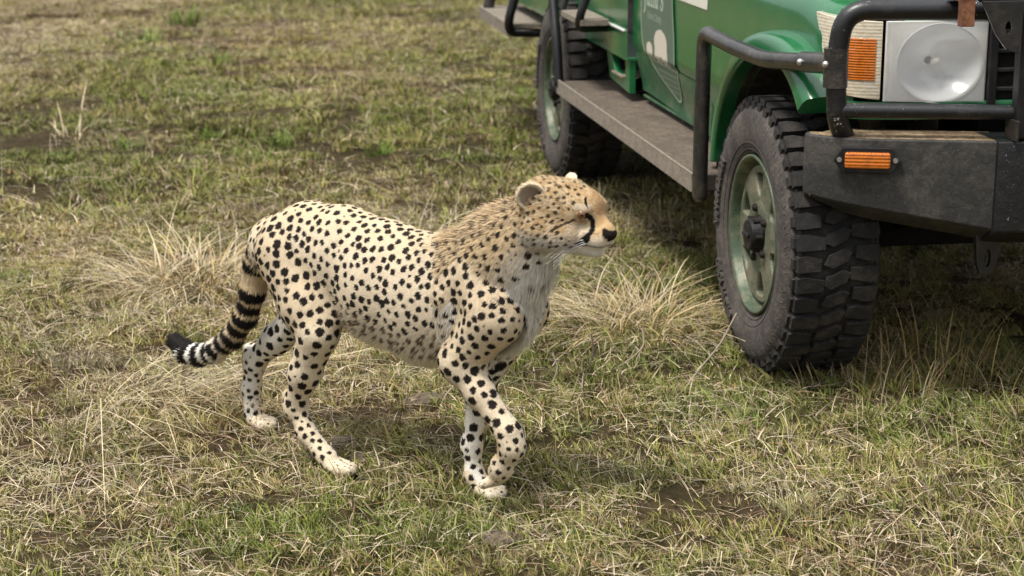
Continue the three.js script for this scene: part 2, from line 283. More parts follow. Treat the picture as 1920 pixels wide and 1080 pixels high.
  for (let i = 0; i < N; i++) for (const s of [0, 1]) {
    const a = (i + s * 0.5) * da, long = i % 2 ? 0.012 : 0, Z = (z) => (s ? -W - z : z), A = (k) => a + (s ? -k : k) * da;
    treadGeos.push(block([[Z(-0.022), A(-0.38)], [Z(-0.022), A(0.36)], [Z(-0.05), A(0.42)], [Z(-0.09 - long), A(0.24)], [Z(-0.088 - long), A(-0.32)], [Z(-0.045), A(-0.38)]], 0.356, 0.3925, 0.95));
    treadGeos.push(block([[Z(-0.0135), A(-0.26)], [Z(-0.0135), A(0.26)], [Z(-0.034), A(0.28)], [Z(-0.034), A(-0.28)]], 0.345 + long * 0.5, 0.377, 0.9));
    treadGeos.push(block([[Z(-0.096), A(-0.06)], [Z(-0.108), A(0.4)], [Z(-0.14), A(0.64)], [Z(-0.166), A(0.42)], [Z(-0.15), A(0.02)], [Z(-0.12), A(-0.22)]], 0.368, 0.392, 0.93));
  }
  const lug = [];
  function lettering(text, mid, r, size, out) {                                       // raised letters, feet outward, read against the clock
    const adv = [...text].map((c) => (c === ' ' ? 0.5 : c === 'M' || c === 'N' ? 0.86 : c === 'I' ? 0.4 : 0.72) * size), total = adv.reduce((s, x) => s + x, 0);
    let at = -total / 2;
    [...text].forEach((c, i) => {
      if (c !== ' ') {
        const g = new TextGeometry(c, { font, size, depth: 0.0095, curveSegments: 3, bevelEnabled: false }); g.computeBoundingBox();
        const bb = g.boundingBox; g.translate(-(bb.min.x + bb.max.x) / 2, -size / 2, 0); g.scale(0.92, 1, 1);
        const ang = mid + (at + adv[i] / 2) / r; g.rotateZ(ang + Math.PI / 2); g.translate(r * Math.cos(ang), r * Math.sin(ang), -0.0025); out.push(g);
      }
      at += adv[i];
    });
  }
  lettering('YOKOHAMA', 2.88, 0.303, 0.038, lug); lettering('GEOLANDAR', 3.95, 0.303, 0.033, lug);
  for (let i = 0; i < 120; i++) { const a = i * 2 * Math.PI / 120; if (i % 3) lug.push(rod(polar(0.334, a, -0.0045), polar(0.347, a + 0.018, -0.009), 0.0022, 0.0022, 5)); }
  for (const r of [0.243, 0.262]) { const t = new THREE.TorusGeometry(r, 0.0018, 6, 72); t.translate(0, 0, r < 0.25 ? -0.013 : -0.0065); lug.push(t); }
  // wheel disc: six windows with rolled edges between broad spokes
  const hole = (a0) => new THREE.Path(new THREE.CatmullRomCurve3([[0.112, -0.15], [0.15, -0.235], [0.177, -0.22], [0.182, 0], [0.177, 0.22], [0.15, 0.235], [0.112, 0.15], [0.104, 0]].map(([r, q]) => V(r * Math.cos(q + a0), r * Math.sin(q + a0), 0)), true, 'catmullrom', 0.4).getPoints(40).slice(0, 40).map((q) => new THREE.Vector2(q.x, q.y)));
  const disc = new THREE.Shape(); disc.absarc(0, 0, 0.19, 0, Math.PI * 2); for (let k = 0; k < 6; k++) disc.holes.push(hole((97 + 60 * k) * Math.PI / 180));
  const discGeo = new THREE.ExtrudeGeometry(disc, { depth: 0.018, bevelEnabled: true, bevelThickness: 0.009, bevelSize: 0.007, bevelSegments: 5, curveSegments: 64 }); discGeo.translate(0, 0, -0.064);
  const geo = {
    tyre: join([lathe(full, 96), ...lug], 2.2), tread: join([...treadGeos, lathe([[0.366, -0.02], [0.3755, -0.05], [0.3755, -W + 0.05], [0.366, -W + 0.02]], 72)], 2.2),
    barrel: join(lathe([[0.223, -0.03], [0.2285, -0.02], [0.2265, -0.013], [0.219, -0.013], [0.2135, -0.022], [0.211, -0.035], [0.205, -0.05], [0.198, -0.06], [0.193, -0.075], [0.19, -0.12], [0.19, -0.24]], 96), 3),
    disc: join([discGeo, lathe([[0.098, -0.038], [0.088, -0.034], [0.07, -0.033], [0.055, -0.036]], 40)], 3), drum: join([lathe([[0, -0.12], [0.15, -0.12], [0.165, -0.13], [0.165, -0.2], [0, -0.2]], 40)], 3),
    hub: join([lathe([[0.056, -0.075], [0.054, -0.036], [0.048, -0.03], [0.046, -0.006], [0.04, 0.0], [0.0, 0.0]], 28), ...[...Array(6)].map((_, k) => rod(polar(0.047, k * 1.047, -0.03), polar(0.047, k * 1.047, -0.01), 0.008, 0.008, 6)), rod([-0.027, 0, 0.0], [0.027, 0, 0.0], 0.0075, 0.0075, 8)], 4),
    nut: join([rod([0, 0, -0.05], [0, 0, -0.024], 0.0115, 0.0115, 6), rod([0, 0, -0.024], [0, 0, -0.02], 0.0105, 0.006, 6)], 4),
  };
  for (const g of Object.values(geo)) g.userData.ready = true;
  function wheel(x, z, flip, roll) {
    const w = new THREE.Group(); w.name = 'wheel'; w.position.set(x, 0.386, z); if (flip) w.rotation.y = Math.PI; T.add(w); w.rotation.z = 0;
    part('tyre', geo.tyre, M.side, w); part('tread', geo.tread, M.tread, w); part('rim', geo.barrel, M.rimGreen, w); part('wheel_disc', geo.disc, M.rim, w); part('brake_drum', geo.drum, M.under, w); part('hub', geo.hub, M.hub, w);
    for (let k = 0; k < 5; k++) { const a = 1.57 + k * 1.2566 + 0.3, n = part('lug_nut', geo.nut, M.hub, w); n.position.set(0.076 * Math.cos(a), 0.076 * Math.sin(a), 0); }
    return w;
  }
  wheel(0, 0, false); wheel(-2.98, 0, false); wheel(0, 2 * ZC, true); wheel(-2.98, 2 * ZC, true);

  // ---- body sides
  const zs = (x, y) => -0.12 - 0.032 * smooth(0.69 - y, 0, 0.17) - 0.012 * smooth(0.695 - y, 0, 0.012) - 0.02 * smooth(y, 0.95, 1.2);
  const arch = (t) => { // t 0 front foot .. 1 rear foot
    const a = lerp(0.84, Math.PI + 0.06, t), rx = Math.cos(a) > 0 ? 0.405 : 0.53, c = Math.abs(Math.cos(a)), s = Math.max(0, Math.sin(a)), e = 2 / 2.3;
    return [Math.sign(Math.cos(a)) * rx * c ** e, 0.4 + 0.485 * s ** e * (Math.sin(a) < 0 ? 0 : 1) - (Math.sin(a) < 0 ? 0.06 : 0)];
  };
  const archY = (x) => { const rx = x > 0 ? 0.405 : 0.53, q = Math.abs(x / rx); return q >= 1 ? 0 : 0.4 + 0.485 * Math.pow(1 - q ** 2.3, 1 / 2.3); };
  const sides = [[1, (z) => z], [-1, (z) => 2 * ZC - z]];
  for (const [sg, mz] of sides) {
    // front fender with its shoulder rolled over towards the bonnet
    const rows = []; for (let i = 0; i <= 60; i++) {
      const x = lerp(-0.885, 0.335, i / 60), nz = 0.055 * smooth(x, 0.2, 0.36), yl = Math.max(x > 0.28 ? 0.772 : x < -0.52 ? 0.5 : 0, archY(x) - 0.01), drop = 0.035 * smooth(x, 0.0, 0.34), row = [];
      for (let j = 0; j <= 16; j++) { const y = lerp(yl, 1.0 - drop, j / 16); row.push([x, y, mz(zs(x, y) + 0.004 - nz)]); }
      for (let j = 1; j <= 10; j++) { const a = (j / 10) * Math.PI / 2; row.push([x, 1.0 - drop + 0.085 * Math.sin(a), mz(zs(x, 1) + 0.004 - nz - 0.075 * (1 - Math.cos(a)))]); }
      row.push([x, 1.088 - drop, mz(-0.30)]); rows.push(row);
    }
    const f = part('front_fender', sheet(rows), M.green);
    // the flare round the wheel arch stands proud of the fender
    const prof = [[0.0, -0.12], [-0.004, -0.05], [0.002, -0.041], [0.012, -0.038], [0.046, -0.043], [0.06, -0.05], [0.067, -0.066], [0.071, -0.092], [0.072, -0.125]], fr = [];
    for (let i = 0; i <= 70; i++) { const t = i / 70, [x, y] = arch(t), [x2, y2] = arch(Math.min(1, t + 0.004)), [x1, y1] = arch(Math.max(0, t - 0.004)), tx = x2 - x1, ty = y2 - y1, L = Math.hypot(tx, ty) || 1, nx = ty / L, ny = -tx / L, wd = 1 - 0.3 * smooth(t, 0.75, 1); fr.push(prof.map(([d, z]) => [x + nx * d * wd, Math.max(0.5, y + ny * d * wd), mz(z)])); }
    { const P = fr[0], p = []; for (let i = 1; i < P.length - 1; i++) p.push(...P[0], ...P[i], ...P[i + 1]); const cap = new THREE.BufferGeometry(); cap.setAttribute('position', new THREE.Float32BufferAttribute(p, 3)); cap.computeVertexNormals(); part('wheel_arch_flare', [sheet(fr), cap], M.green, f); }
    const well = []; for (let i = 0; i <= 40; i++) { const [x, y] = arch(i / 40); well.push([[x, Math.max(0.46, y), mz(-0.055)], [x * 0.99, Math.max(0.46, y - 0.005), mz(-0.2)], [x * 0.98, Math.max(0.46, y), mz(-0.45)]]); }
    part('wheel_well', [sheet(well), sheet([[[-0.54, 0.44, mz(-0.45)], [-0.54, 1.0, mz(-0.45)]], [[0.25, 0.44, mz(-0.45)], [0.25, 1.0, mz(-0.45)]]])], M.mud, f);
    // the corner below the fender's front edge
    // door
    const door = []; for (let i = 0; i <= 30; i++) { const x = lerp(-1.935, -0.892, i / 30), row = []; for (let j = 0; j <= 30; j++) { const y = lerp(0.505 + 0.02 * smooth(-x, 1.1, 1.9), 1.24, j / 30); row.push([x, y, mz(zs(x, y))]); } door.push(row); }
    const dr = part('door', sheet(door), M.green);
    part('door_edge', [box(-1.935, -0.892, 0.5, 0.509, mz(-0.163), mz(-0.185), 0.003), box(-0.893, -0.88, 0.5, 1.24, mz(-0.135), mz(-0.16), 0.003)], M.greenLow, dr);
    const low = []; for (let i = 0; i <= 20; i++) { const x = lerp(-1.932, -0.894, i / 20), row = []; for (let j = 0; j <= 10; j++) { const y = lerp(0.508 + 0.02 * smooth(-x, 1.1, 1.9), 0.676, j / 10); row.push([x, y, mz(zs(x, y) + 0.0025)]); } low.push(row); }
    part('dusty_lower_panel', sheet(low), M.greenLow, dr);
    const wh = []; for (let i = 0; i <= 10; i++) { const x = lerp(-1.27, -0.895, i / 10); wh.push([[x, 0.928 + 0.002, mz(zs(x, 0.93) + 0.003)], [x, 1.0, mz(zs(x, 1.0) + 0.003)], [x, 1.2, mz(zs(x, 1.2) + 0.003)]]); }
    part('white_panel', sheet(wh), M.white, dr);
    if (sg > 0) { // the painted emblem: its outline runs down the door to a point low at the front
      const out = [[1.06, -1.74, -1.4], [0.99, -1.77, -1.36], [0.93, -1.785, -1.33], [0.88, -1.792, -1.323], [0.8, -1.79, -1.30], [0.735, -1.765, -1.29], [0.69, -1.72, -1.285], [0.66, -1.66, -1.285], [0.62, -1.56, -1.288], [0.59, -1.46, -1.30], [0.57, -1.40, -1.315], [0.561, -1.37, -1.335]];
      const at = (y) => { let i = 0; while (i < out.length - 2 && y < out[i + 1][0]) i++; const k = clamp((out[i][0] - y) / (out[i][0] - out[i + 1][0]), 0, 1); return [lerp(out[i][1], out[i + 1][1], k), lerp(out[i][2], out[i + 1][2], k)]; };
      const S = 1024, cv = document.createElement('canvas'); cv.width = S; cv.height = S; const c = cv.getContext('2d'), X = (x) => ((x + 1.83) / 0.58) * S, Y = (y) => ((1.08 - y) / 0.54) * S;
      c.fillStyle = '#5a6c5a'; c.fillRect(0, 0, S, S); c.strokeStyle = '#a9bda0'; c.lineWidth = 26; c.lineJoin = 'round';
      c.beginPath(); for (let i = 0; i <= 60; i++) { const y = lerp(1.06, 0.561, i / 60); c.lineTo(X(at(y)[0]), Y(y)); } for (let i = 60; i >= 0; i--) { const y = lerp(1.06, 0.561, i / 60); c.lineTo(X(at(y)[1]), Y(y)); } c.closePath(); c.stroke();
      c.fillStyle = '#aab8a4'; c.font = 'bold 240px serif'; c.save(); c.translate(X(-1.745), Y(0.87)); c.scale(0.68, 1); c.fillText("Julia's", 0, 0); c.restore();
      c.globalAlpha = 0.75; c.font = '66px serif'; c.fillText('River Camp', X(-1.69), Y(0.825)); c.globalAlpha = 1;
      c.fillStyle = '#cfc6b6'; // elephant and calf
      const ele = (x, y, k) => { c.save(); c.translate(X(x), Y(y)); c.scale(k * 1.95, k * 0.88); c.beginPath(); c.moveTo(-66, 0); c.lineTo(-70, -120); c.bezierCurveTo(-92, -190, -66, -262, -14, -270); c.bezierCurveTo(0, -282, 24, -280, 38, -264); c.bezierCurveTo(78, -256, 100, -200, 96, -150); c.bezierCurveTo(104, -90, 112, -40, 118, 0); c.lineTo(96, 0); c.lineTo(84, -70); c.lineTo(78, 0); c.lineTo(34, 0); c.lineTo(28, -60); c.lineTo(14, -60); c.lineTo(8, 0); c.lineTo(-22, 0); c.lineTo(-26, -50); c.lineTo(-34, 0); c.closePath(); c.fill(); c.restore(); };
      ele(-1.5, 0.68, 0.95); ele(-1.655, 0.683, 0.46);
      c.strokeStyle = '#a9bda0'; c.lineWidth = 7; c.beginPath(); c.moveTo(X(-1.72), Y(0.678)); c.lineTo(X(-1.29), Y(0.674)); c.stroke();
      c.globalAlpha = 0.4; c.lineWidth = 10; for (const [y, x0] of [[0.652, -1.58], [0.632, -1.55], [0.612, -1.5], [0.594, -1.44]]) { c.beginPath(); c.moveTo(X(x0), Y(y)); c.lineTo(X(-1.32), Y(y)); c.stroke(); } c.globalAlpha = 1;
      const tx = new THREE.CanvasTexture(cv); tx.colorSpace = THREE.SRGBColorSpace; tx.anisotropy = 8;
      const pos = [], uv = [], idx = []; const n = 48; for (let i = 0; i <= n; i++) { const y = lerp(1.06, 0.561, i / n), [a, b] = at(y); for (let j = 0; j <= 4; j++) { const x = lerp(a, b, j / 4); pos.push(x, y, zs(x, y) + 0.006); uv.push((x + 1.83) / 0.58, 1 - (1.08 - y) / 0.54); } }
      for (let i = 0; i < n; i++) for (let j = 0; j < 4; j++) { const a = i * 5 + j, b = a + 5; idx.push(a, b, a + 1, b, b + 1, a + 1); }
      const g = new THREE.BufferGeometry(); g.setAttribute('position', new THREE.Float32BufferAttribute(pos, 3)); g.setAttribute('uv', new THREE.Float32BufferAttribute(uv, 2)); g.setIndex(idx); g.computeVertexNormals(); g.userData.ready = true;
      const e = part('door_emblem', g, mat({ map: tx, roughness: 0.5 }), dr); e.userData.label = 'grey green emblem with elephant and calf';
    }
    // body behind the door, raised over the rear wheel
    const rear = []; for (let i = 0; i <= 24; i++) { const x = lerp(-4.7, -1.945, i / 24), row = []; for (let j = 0; j <= 8; j++) { const y = lerp(0.645, 1.24, j / 8); row.push([x, y, mz(-0.1 - 0.02 * smooth(y, 0.9, 1.2))]); } rear.push(row); }
    const rb = part('rear_side_panel', [sheet(rear), box(-4.7, -1.945, 0.632, 0.647, mz(-0.1), mz(-0.3), 0.004)], M.green);
    part('trim_strip', box(-2.75, -1.99, 0.742, 0.75, mz(-0.092), mz(-0.112), 0.002), M.plastic, rb);
    // small frame below the panel, open in the middle
    const fr2 = new THREE.Shape([[-2.36, 0.64], [-2.29, 0.53], [-1.955, 0.512], [-1.955, 0.64]].map((q) => new THREE.Vector2(...q))), op = new THREE.Path([[-2.28, 0.628], [-2.2, 0.568], [-2.02, 0.56], [-2.02, 0.628]].map((q) => new THREE.Vector2(...q))); fr2.holes.push(op);
    const fg = new THREE.ExtrudeGeometry(fr2, { depth: 0.02, bevelEnabled: true, bevelSize: 0.003, bevelThickness: 0.003, bevelSegments: 2 }); fg.translate(0, 0, mz(-0.115) - (sg > 0 ? 0.02 : 0)); part('lower_frame', fg, M.green, rb);
    part('lower_shelf', box(-2.21, -2.03, 0.558, 0.566, mz(-0.1), mz(-0.25), 0.002), M.step, rb);
    part('inner_sill', box(-1.95, -0.6, 0.47, 0.52, mz(-0.19), mz(-0.23), 0.005), M.mud);
    // upper body, pillars and the canopy above the picture
    part('upper_panel', [box(-4.7, -0.95, 1.24, 1.3, mz(-0.14), mz(-0.18), 0.01), ...[-4.66, -3.6, -2.6, -1.94, -0.98].map((x) => box(x - 0.035, x + 0.035, 1.3, 2.02, mz(-0.15), mz(-0.19), 0.01))], M.green);
  }
  part('roof', [box(-4.75, -0.75, 2.02, 2.08, -0.12, 2 * ZC + 0.12, 0.03)], M.green);
  part('windscreen', sheet([[[-0.62, 1.12, -0.22], [-0.62, 1.12, 2 * ZC + 0.22]], [[-0.92, 2.0, -0.24], [-0.92, 2.0, 2 * ZC + 0.24]]]), mat({ color: lin(0.9, 0.95, 0.93), roughness: 0.03, transmission: 1, thickness: 0 }));
  part('cabin_floor', [box(-4.7, -0.6, 0.56, 0.62, -0.22, 2 * ZC + 0.22, 0.01), box(-4.72, -4.66, 0.6, 1.3, -0.11, 2 * ZC + 0.11, 0.01), box(-0.66, -0.6, 0.6, 1.12, -0.2, 2 * ZC + 0.2, 0.01)], M.under);
  // ---- bonnet and nose
  const bon = []; for (let i = 0; i <= 30; i++) { const x = lerp(-0.62, 0.35, i / 30), d = 0.035 * smooth(x, 0, 0.34) + 0.05 * smooth(x, 0.27, 0.36), row = []; for (let j = 0; j <= 24; j++) { const z = lerp(-0.305, 2 * ZC + 0.305, j / 24); row.push([x, 1.094 - d + 0.035 * (1 - ((z - ZC) / 0.52) ** 2), z]); } bon.push(row); }
  part('bonnet', sheet(bon), M.green);
  const plan = new THREE.CatmullRomCurve3([[0.1, -0.122], [0.2, -0.124], [0.27, -0.134], [0.325, -0.158], [0.358, -0.2], [0.374, -0.26], [0.386, -0.4], [0.392, -0.6], [0.394, ZC]].map(([x, z]) => V(x, 0, z)), false, 'catmullrom', 0.5);
  const planAt = (t, off = 0) => { const p = plan.getPointAt(clamp(t, 0, 1)), q = plan.getTangentAt(clamp(t, 0, 1)); return [p.x - q.z * off, p.z + q.x * off]; };
  const nose = (t0, t1, y0, y1, off, thick = 0.02, n = 30, skew = 0, mirror = false) => { // a band of the nose with a rounded face and a real thickness
    const mz = mirror ? (z) => 2 * ZC - z : (z) => z, rows = [], prof = [[-thick, 0], [-0.004, 0], [0, 0.012], [0, 0.5], [0, 0.988], [-0.004, 1], [-thick, 1]];
    for (let i = 0; i <= n; i++) rows.push(prof.map(([o, v]) => { const t = lerp(t0 + skew * (1 - v) * (1 - i / n), t1, i / n), [x, z] = planAt(t, off + o); return [x, lerp(typeof y0 === 'function' ? y0(i / n) : y0, typeof y1 === 'function' ? y1(i / n) : y1, v), mz(z)]; }));
    const ends = [0, n].map((k) => { const P = rows[k], p = []; for (let i = 1; i < P.length - 1; i++) p.push(...P[0], ...P[i], ...P[i + 1]); const g = new THREE.BufferGeometry(); g.setAttribute('position', new THREE.Float32BufferAttribute(p, 3)); g.computeVertexNormals(); return g; });
    return [sheet(rows), ...ends];
  };
  // arc-length position on the plan for a given z
  const tOf = (z) => { let a = 0, b = 1; for (let i = 0; i < 40; i++) { const m = (a + b) / 2; if (plan.getPointAt(m).z > z) a = m; else b = m; } return a; };
  const tX = (x) => { let best = 0, bd = 9; for (let i = 0; i <= 400; i++) { const p = plan.getPointAt(i / 400), d = Math.abs(p.x - x); if (d < bd && p.z > -0.24) { bd = d; best = i / 400; } } return best; };
  const tA = tX(0.17), tB = tX(0.36), tC = tOf(-0.237), tD = tOf(-0.517);
  for (const mir of [false, true]) {
    const mz = mir ? (z) => 2 * ZC - z : (z) => z;
    part('front_corner_panel', [...nose(tX(0.285), 1, 0.765, 0.812, 0, 0.03, 40, 0, mir), ...nose(tX(0.3), 1, 1.028, 1.05, 0, 0.03, 40, 0, mir), ...nose(tX(0.285), tX(0.34), 0.77, 0.86, -0.001, 0.02, 8, 0, mir)], M.green);
    part('lamp_recess', box(0.27, 0.29, 0.78, 1.04, mz(-0.2), mz(-0.6), 0.004), M.under);
    const corner = part('corner_lamp', nose(tA + 0.012, tC - 0.004, (k) => lerp(0.835, 0.818, k), (k) => lerp(1.032, 1.022, k), 0.006, 0.03, 30, 0.115, mir), M.clear, T, 14);
    part('turn_signal', nose(tOf(-0.163), tC - 0.02, 0.868, 0.978, 0.0085, 0.012, 10, 0, mir), M.amber, corner, 18);
    // headlamp: housing plate with a round reflector bowl behind a ribbed lens
    const hl = new THREE.Group(); hl.name = 'headlight'; T.add(hl);
    const face = new THREE.Shape([[-0.517, 0.806], [-0.241, 0.818], [-0.241, 1.022], [-0.517, 1.02]].map((q) => new THREE.Vector2(...q))), hb = new THREE.Path(); hb.absellipse(-0.391, 0.912, 0.118, 0.101, 0, Math.PI * 2, true); face.holes.push(hb);
    const fg = new THREE.ExtrudeGeometry(face, { depth: 0.006, bevelEnabled: true, bevelSize: 0.002, bevelThickness: 0.002, bevelSegments: 2, curveSegments: 48 });
    const place = (g, dx) => { const q = g.clone(); q.applyMatrix4(new THREE.Matrix4().makeBasis(V(0.028, 0, 1).normalize(), V(0, 1, 0), V(-1, 0, 0.028).normalize())); q.translate(dx - 0.0, 0, 0); if (mir) { q.scale(1, 1, -1); q.translate(0, 0, 2 * ZC); } return q; };
    part('lamp_housing', place(fg, 0.393), M.plastic, hl);
    const bowl = new THREE.LatheGeometry([[0.012, 0.075], [0.055, 0.06], [0.09, 0.035], [0.114, 0.008], [0.1185, 0], [0.1215, -0.004], [0.1245, 0]].map(([r, y]) => new THREE.Vector2(r, y)), 48); bowl.rotateX(Math.PI / 2); bowl.scale(1, 0.856, 1); bowl.translate(-0.391, 0.912, 0);
    part('reflector', place(bowl, 0.393), M.chrome, hl);
    const bulb = new THREE.SphereGeometry(0.014, 16, 12); bulb.translate(-0.391, 0.912, 0.03); part('bulb', place(bulb, 0.393), M.plastic, hl);
    const lens = grid(12, 10, (u, v) => { const z = lerp(-0.515, -0.243, u), y = lerp(lerp(0.808, 0.82, u), 1.019, v); return [z, y, -0.012 - 0.016 * (1 - (2 * u - 1) ** 2) * (1 - (2 * v - 1) ** 2 * 0.8)]; });
    part('lamp_lens', place(lens, 0.393), M.lens, hl, 2);
  }
  const gr = part('grille', [box(0.34, 0.37, 0.8, 1.035, -0.525, 2 * ZC + 0.525, 0.005)], M.under);
  for (let k = 0; k < 4; k++) part('grille_bar', box(0.372, 0.39, 0.835 + k * 0.05, 0.848 + k * 0.05, -0.53, 2 * ZC + 0.53, 0.004), M.black, gr);
  part('grille_frame', [box(0.372, 0.398, 0.8, 1.035, -0.522, -0.545, 0.004), box(0.372, 0.398, 1.02, 1.036, -0.545, 2 * ZC + 0.545, 0.004)], M.black, gr);

  // ---- bumper: swept wings either side of a darker middle
  const bev = (pts, n) => { const c = new THREE.CatmullRomCurve3(pts.map(([x, z]) => V(x, 0, z)), false, 'catmullrom', 0.15); return [...Array(n + 1)].map((_, i) => { const p = c.getPoint(i / n), t = c.getTangent(i / n); return [p.x, p.z, -t.z, t.x]; }); };
  for (const mir of [false, true]) {
    const mz = mir ? (z) => 2 * ZC - z : (z) => z, line = bev([[0.335, -0.05], [0.355, -0.04], [0.385, -0.045], [0.43, -0.085], [0.47, -0.15], [0.52, -0.31], [0.568, -0.478]], 44), rows = [], top = [];
    line.forEach(([x, z, nx, nz], i) => {
      const k = smooth(-z, 0.05, 0.478) , yb = lerp(0.572, 0.502, clamp((-z - 0.05) / 0.428, 0, 1)), o = (d) => [x + nx * d, z + nz * d];
      const P = [[-0.01, 0.7345], [-0.003, 0.734], [0, 0.729], [0.002, 0.65], [0, yb + 0.008], [-0.004, yb], [-0.075, yb - 0.04], [-0.08, yb - 0.03], [-0.085, yb + 0.03]];
      rows.push(P.map(([d, y]) => { const [a, b] = o(d); return [a, y, mz(b)]; }));
      const [a, b] = o(-0.01), [c, d] = o(-0.15); top.push([[a, 0.7347, mz(b)], [(a + c) / 2, 0.736, mz((b + d) / 2)], [c, 0.735, mz(d)]]);
    });
    const bw = part('bumper_wing', [sheet(rows)], M.bumper, T, 2);
    part('bumper_top', sheet(top), M.earth, bw, 2);
    // marker lamp let into the wing
    const mk = new THREE.Group(); mk.name = 'marker_lamp'; T.add(mk); const cx = 0.4815, cz = -0.1665, tilt = Math.atan2(0.05, 0.16);
    const onWing = (g) => { g.rotateY(Math.PI / 2 - tilt); g.translate(cx, 0.682, cz); if (mir) { g.scale(1, 1, -1); g.translate(0, 0, 2 * ZC); } return g; };
    const pl = new THREE.Shape([[-0.083, 0], [-0.062, 0.03], [0.062, 0.03], [0.083, 0], [0.062, -0.03], [-0.062, -0.03]].map((q) => new THREE.Vector2(...q)));
    part('lamp_base', onWing(new THREE.ExtrudeGeometry(pl, { depth: 0.008, bevelEnabled: true, bevelSize: 0.003, bevelThickness: 0.003, bevelSegments: 2 })), M.black, mk);
    part('amber_lens', onWing(box(-0.058, 0.058, -0.021, 0.021, 0.006, 0.024, 0.007)), M.amber, mk, 14);
    for (const q of [-0.071, 0.071]) part('screw', onWing(rod([q, 0, 0.009], [q, 0, 0.014], 0.0075, 0.006, 12)), M.steel, mk);
  }
  { const rows = [], n = 20; for (let i = 0; i <= n; i++) { const z = lerp(-0.479, 2 * ZC + 0.479, i / n), x = 0.578 + 0.03 * (1 - ((z - ZC) / 0.341) ** 2); rows.push([[x - 0.15, 0.736, z], [x - 0.006, 0.736, z], [x, 0.73, z], [x + 0.002, 0.65, z], [x, 0.505, z], [x - 0.006, 0.497, z], [x - 0.08, 0.456, z], [x - 0.09, 0.53, z]]); } const cap = (k) => { const P = rows[k], p = []; for (let i = 1; i < P.length - 1; i++) p.push(...P[0], ...P[i], ...P[i + 1]); const g = new THREE.BufferGeometry(); g.setAttribute('position', new THREE.Float32BufferAttribute(p, 3)); g.computeVertexNormals(); return g; }; part('bumper_middle', [sheet(rows), cap(0), cap(n)], M.bumperMid, T, 2); }
  // tow hooks and what hangs below
  for (const z of [-0.5, 2 * ZC + 0.5]) { const s = new THREE.Shape([[-0.035, 0.13], [0.035, 0.13], [0.026, 0.03], [0.016, 0], [-0.016, 0], [-0.026, 0.03]].map((q) => new THREE.Vector2(...q))), h = new THREE.Path(); h.absellipse(0, 0.04, 0.009, 0.024, 0, Math.PI * 2, true); s.holes.push(h); const g = new THREE.ExtrudeGeometry(s, { depth: 0.014, bevelEnabled: true, bevelSize: 0.003, bevelThickness: 0.003, bevelSegments: 2 }); g.rotateY(Math.PI / 2); g.translate(0.49, 0.375, z); part('tow_hook', g, M.guard); }
  part('chassis', [box(-4.5, 0.5, 0.48, 0.6, -0.42, -0.5, 0.01), box(-4.5, 0.5, 0.48, 0.6, 2 * ZC + 0.42, 2 * ZC + 0.5, 0.01), box(0.38, 0.46, 0.5, 0.58, -0.5, 2 * ZC + 0.5, 0.01), box(-0.5, 0.3, 0.62, 0.9, -0.55, 2 * ZC + 0.55, 0.03), box(-2.3, -1.1, 0.36, 0.5, -0.5, -0.75, 0.03), box(-0.45, 0.1, 0.38, 0.6, -0.7, -0.98, 0.05)], M.under);
  for (const x of [0, -2.98]) { const d = new THREE.SphereGeometry(0.12, 20, 14); d.scale(1, 1, 0.85); d.translate(x - 0.04, 0.38, -1.0); part('axle', [rod([x, 0.38, -0.2], [x, 0.38, 2 * ZC + 0.2], 0.045), d], M.under); for (const z of [-0.45, 2 * ZC + 0.45]) part('leaf_spring', [0, 1, 2, 3].map((k) => { const L = 0.55 - k * 0.1; return sheet([[...Array(9)].map((_, i) => [x + lerp(-L, L, i / 8), 0.43 - k * 0.012 + 0.09 * ((i / 8) * 2 - 1) ** 2, z - 0.03]), [...Array(9)].map((_, i) => [x + lerp(-L, L, i / 8), 0.43 - k * 0.012 + 0.09 * ((i / 8) * 2 - 1) ** 2, z + 0.03])]); }), M.under); }
  part('steering_rod', tube([[-0.15, 0.36, -0.28], [-0.17, 0.36, -0.5], [-0.17, 0.36, 2 * ZC + 0.3]], 0.017, 0.05, 30), M.under);

  // ---- bull bar
  const hoop = [[0.408, 0.728, -0.13], [0.438, 0.78, -0.095], [0.442, 0.93, -0.085], [0.452, 1.062, -0.1], [0.5, 1.062, -0.4], [0.53, 1.062, ZC], [0.5, 1.062, 2 * ZC + 0.4], [0.452, 1.062, 2 * ZC + 0.1], [0.442, 0.93, 2 * ZC + 0.085], [0.438, 0.78, 2 * ZC + 0.095], [0.408, 0.728, 2 * ZC + 0.13]];
  const bb = part('bull_bar', tube(hoop, 0.0265, 0.095, 240), M.bar, T, 3);
  part('lower_bar', tube([[0.44, 0.805, -0.085], [0.5, 0.805, -0.33], [0.555, 0.805, -0.56], [0.57, 0.805, ZC], [0.555, 0.805, 2 * ZC + 0.56], [0.44, 0.805, 2 * ZC + 0.085]], 0.0195, 0.05, 120), M.bar, bb, 3);
  for (const z of [-0.55, 2 * ZC + 0.55]) {
    part('bar_upright', box(0.545, 0.585, 0.74, 1.12, z - 0.03, z + 0.03, 0.006), M.black, bb);
    const s = new THREE.Shape([[-0.06, 0.13], [0.05, 0.13], [0.042, 0], [0.01, 0.012], [-0.02, 0.05]].map((q) => new THREE.Vector2(...q))), h = new THREE.Path(); h.absellipse(0.012, 0.065, 0.009, 0.016, 0, Math.PI * 2, true); s.holes.push(h);
    const g = new THREE.ExtrudeGeometry(s, { depth: 0.008, bevelEnabled: true, bevelSize: 0.001, bevelThickness: 0.001, bevelSegments: 1 }); g.rotateY(Math.PI / 2); g.translate(0.598, 0.962, z + 0.09 * (z > ZC ? 1 : -1)); part('gusset_plate', g, M.guard, bb);
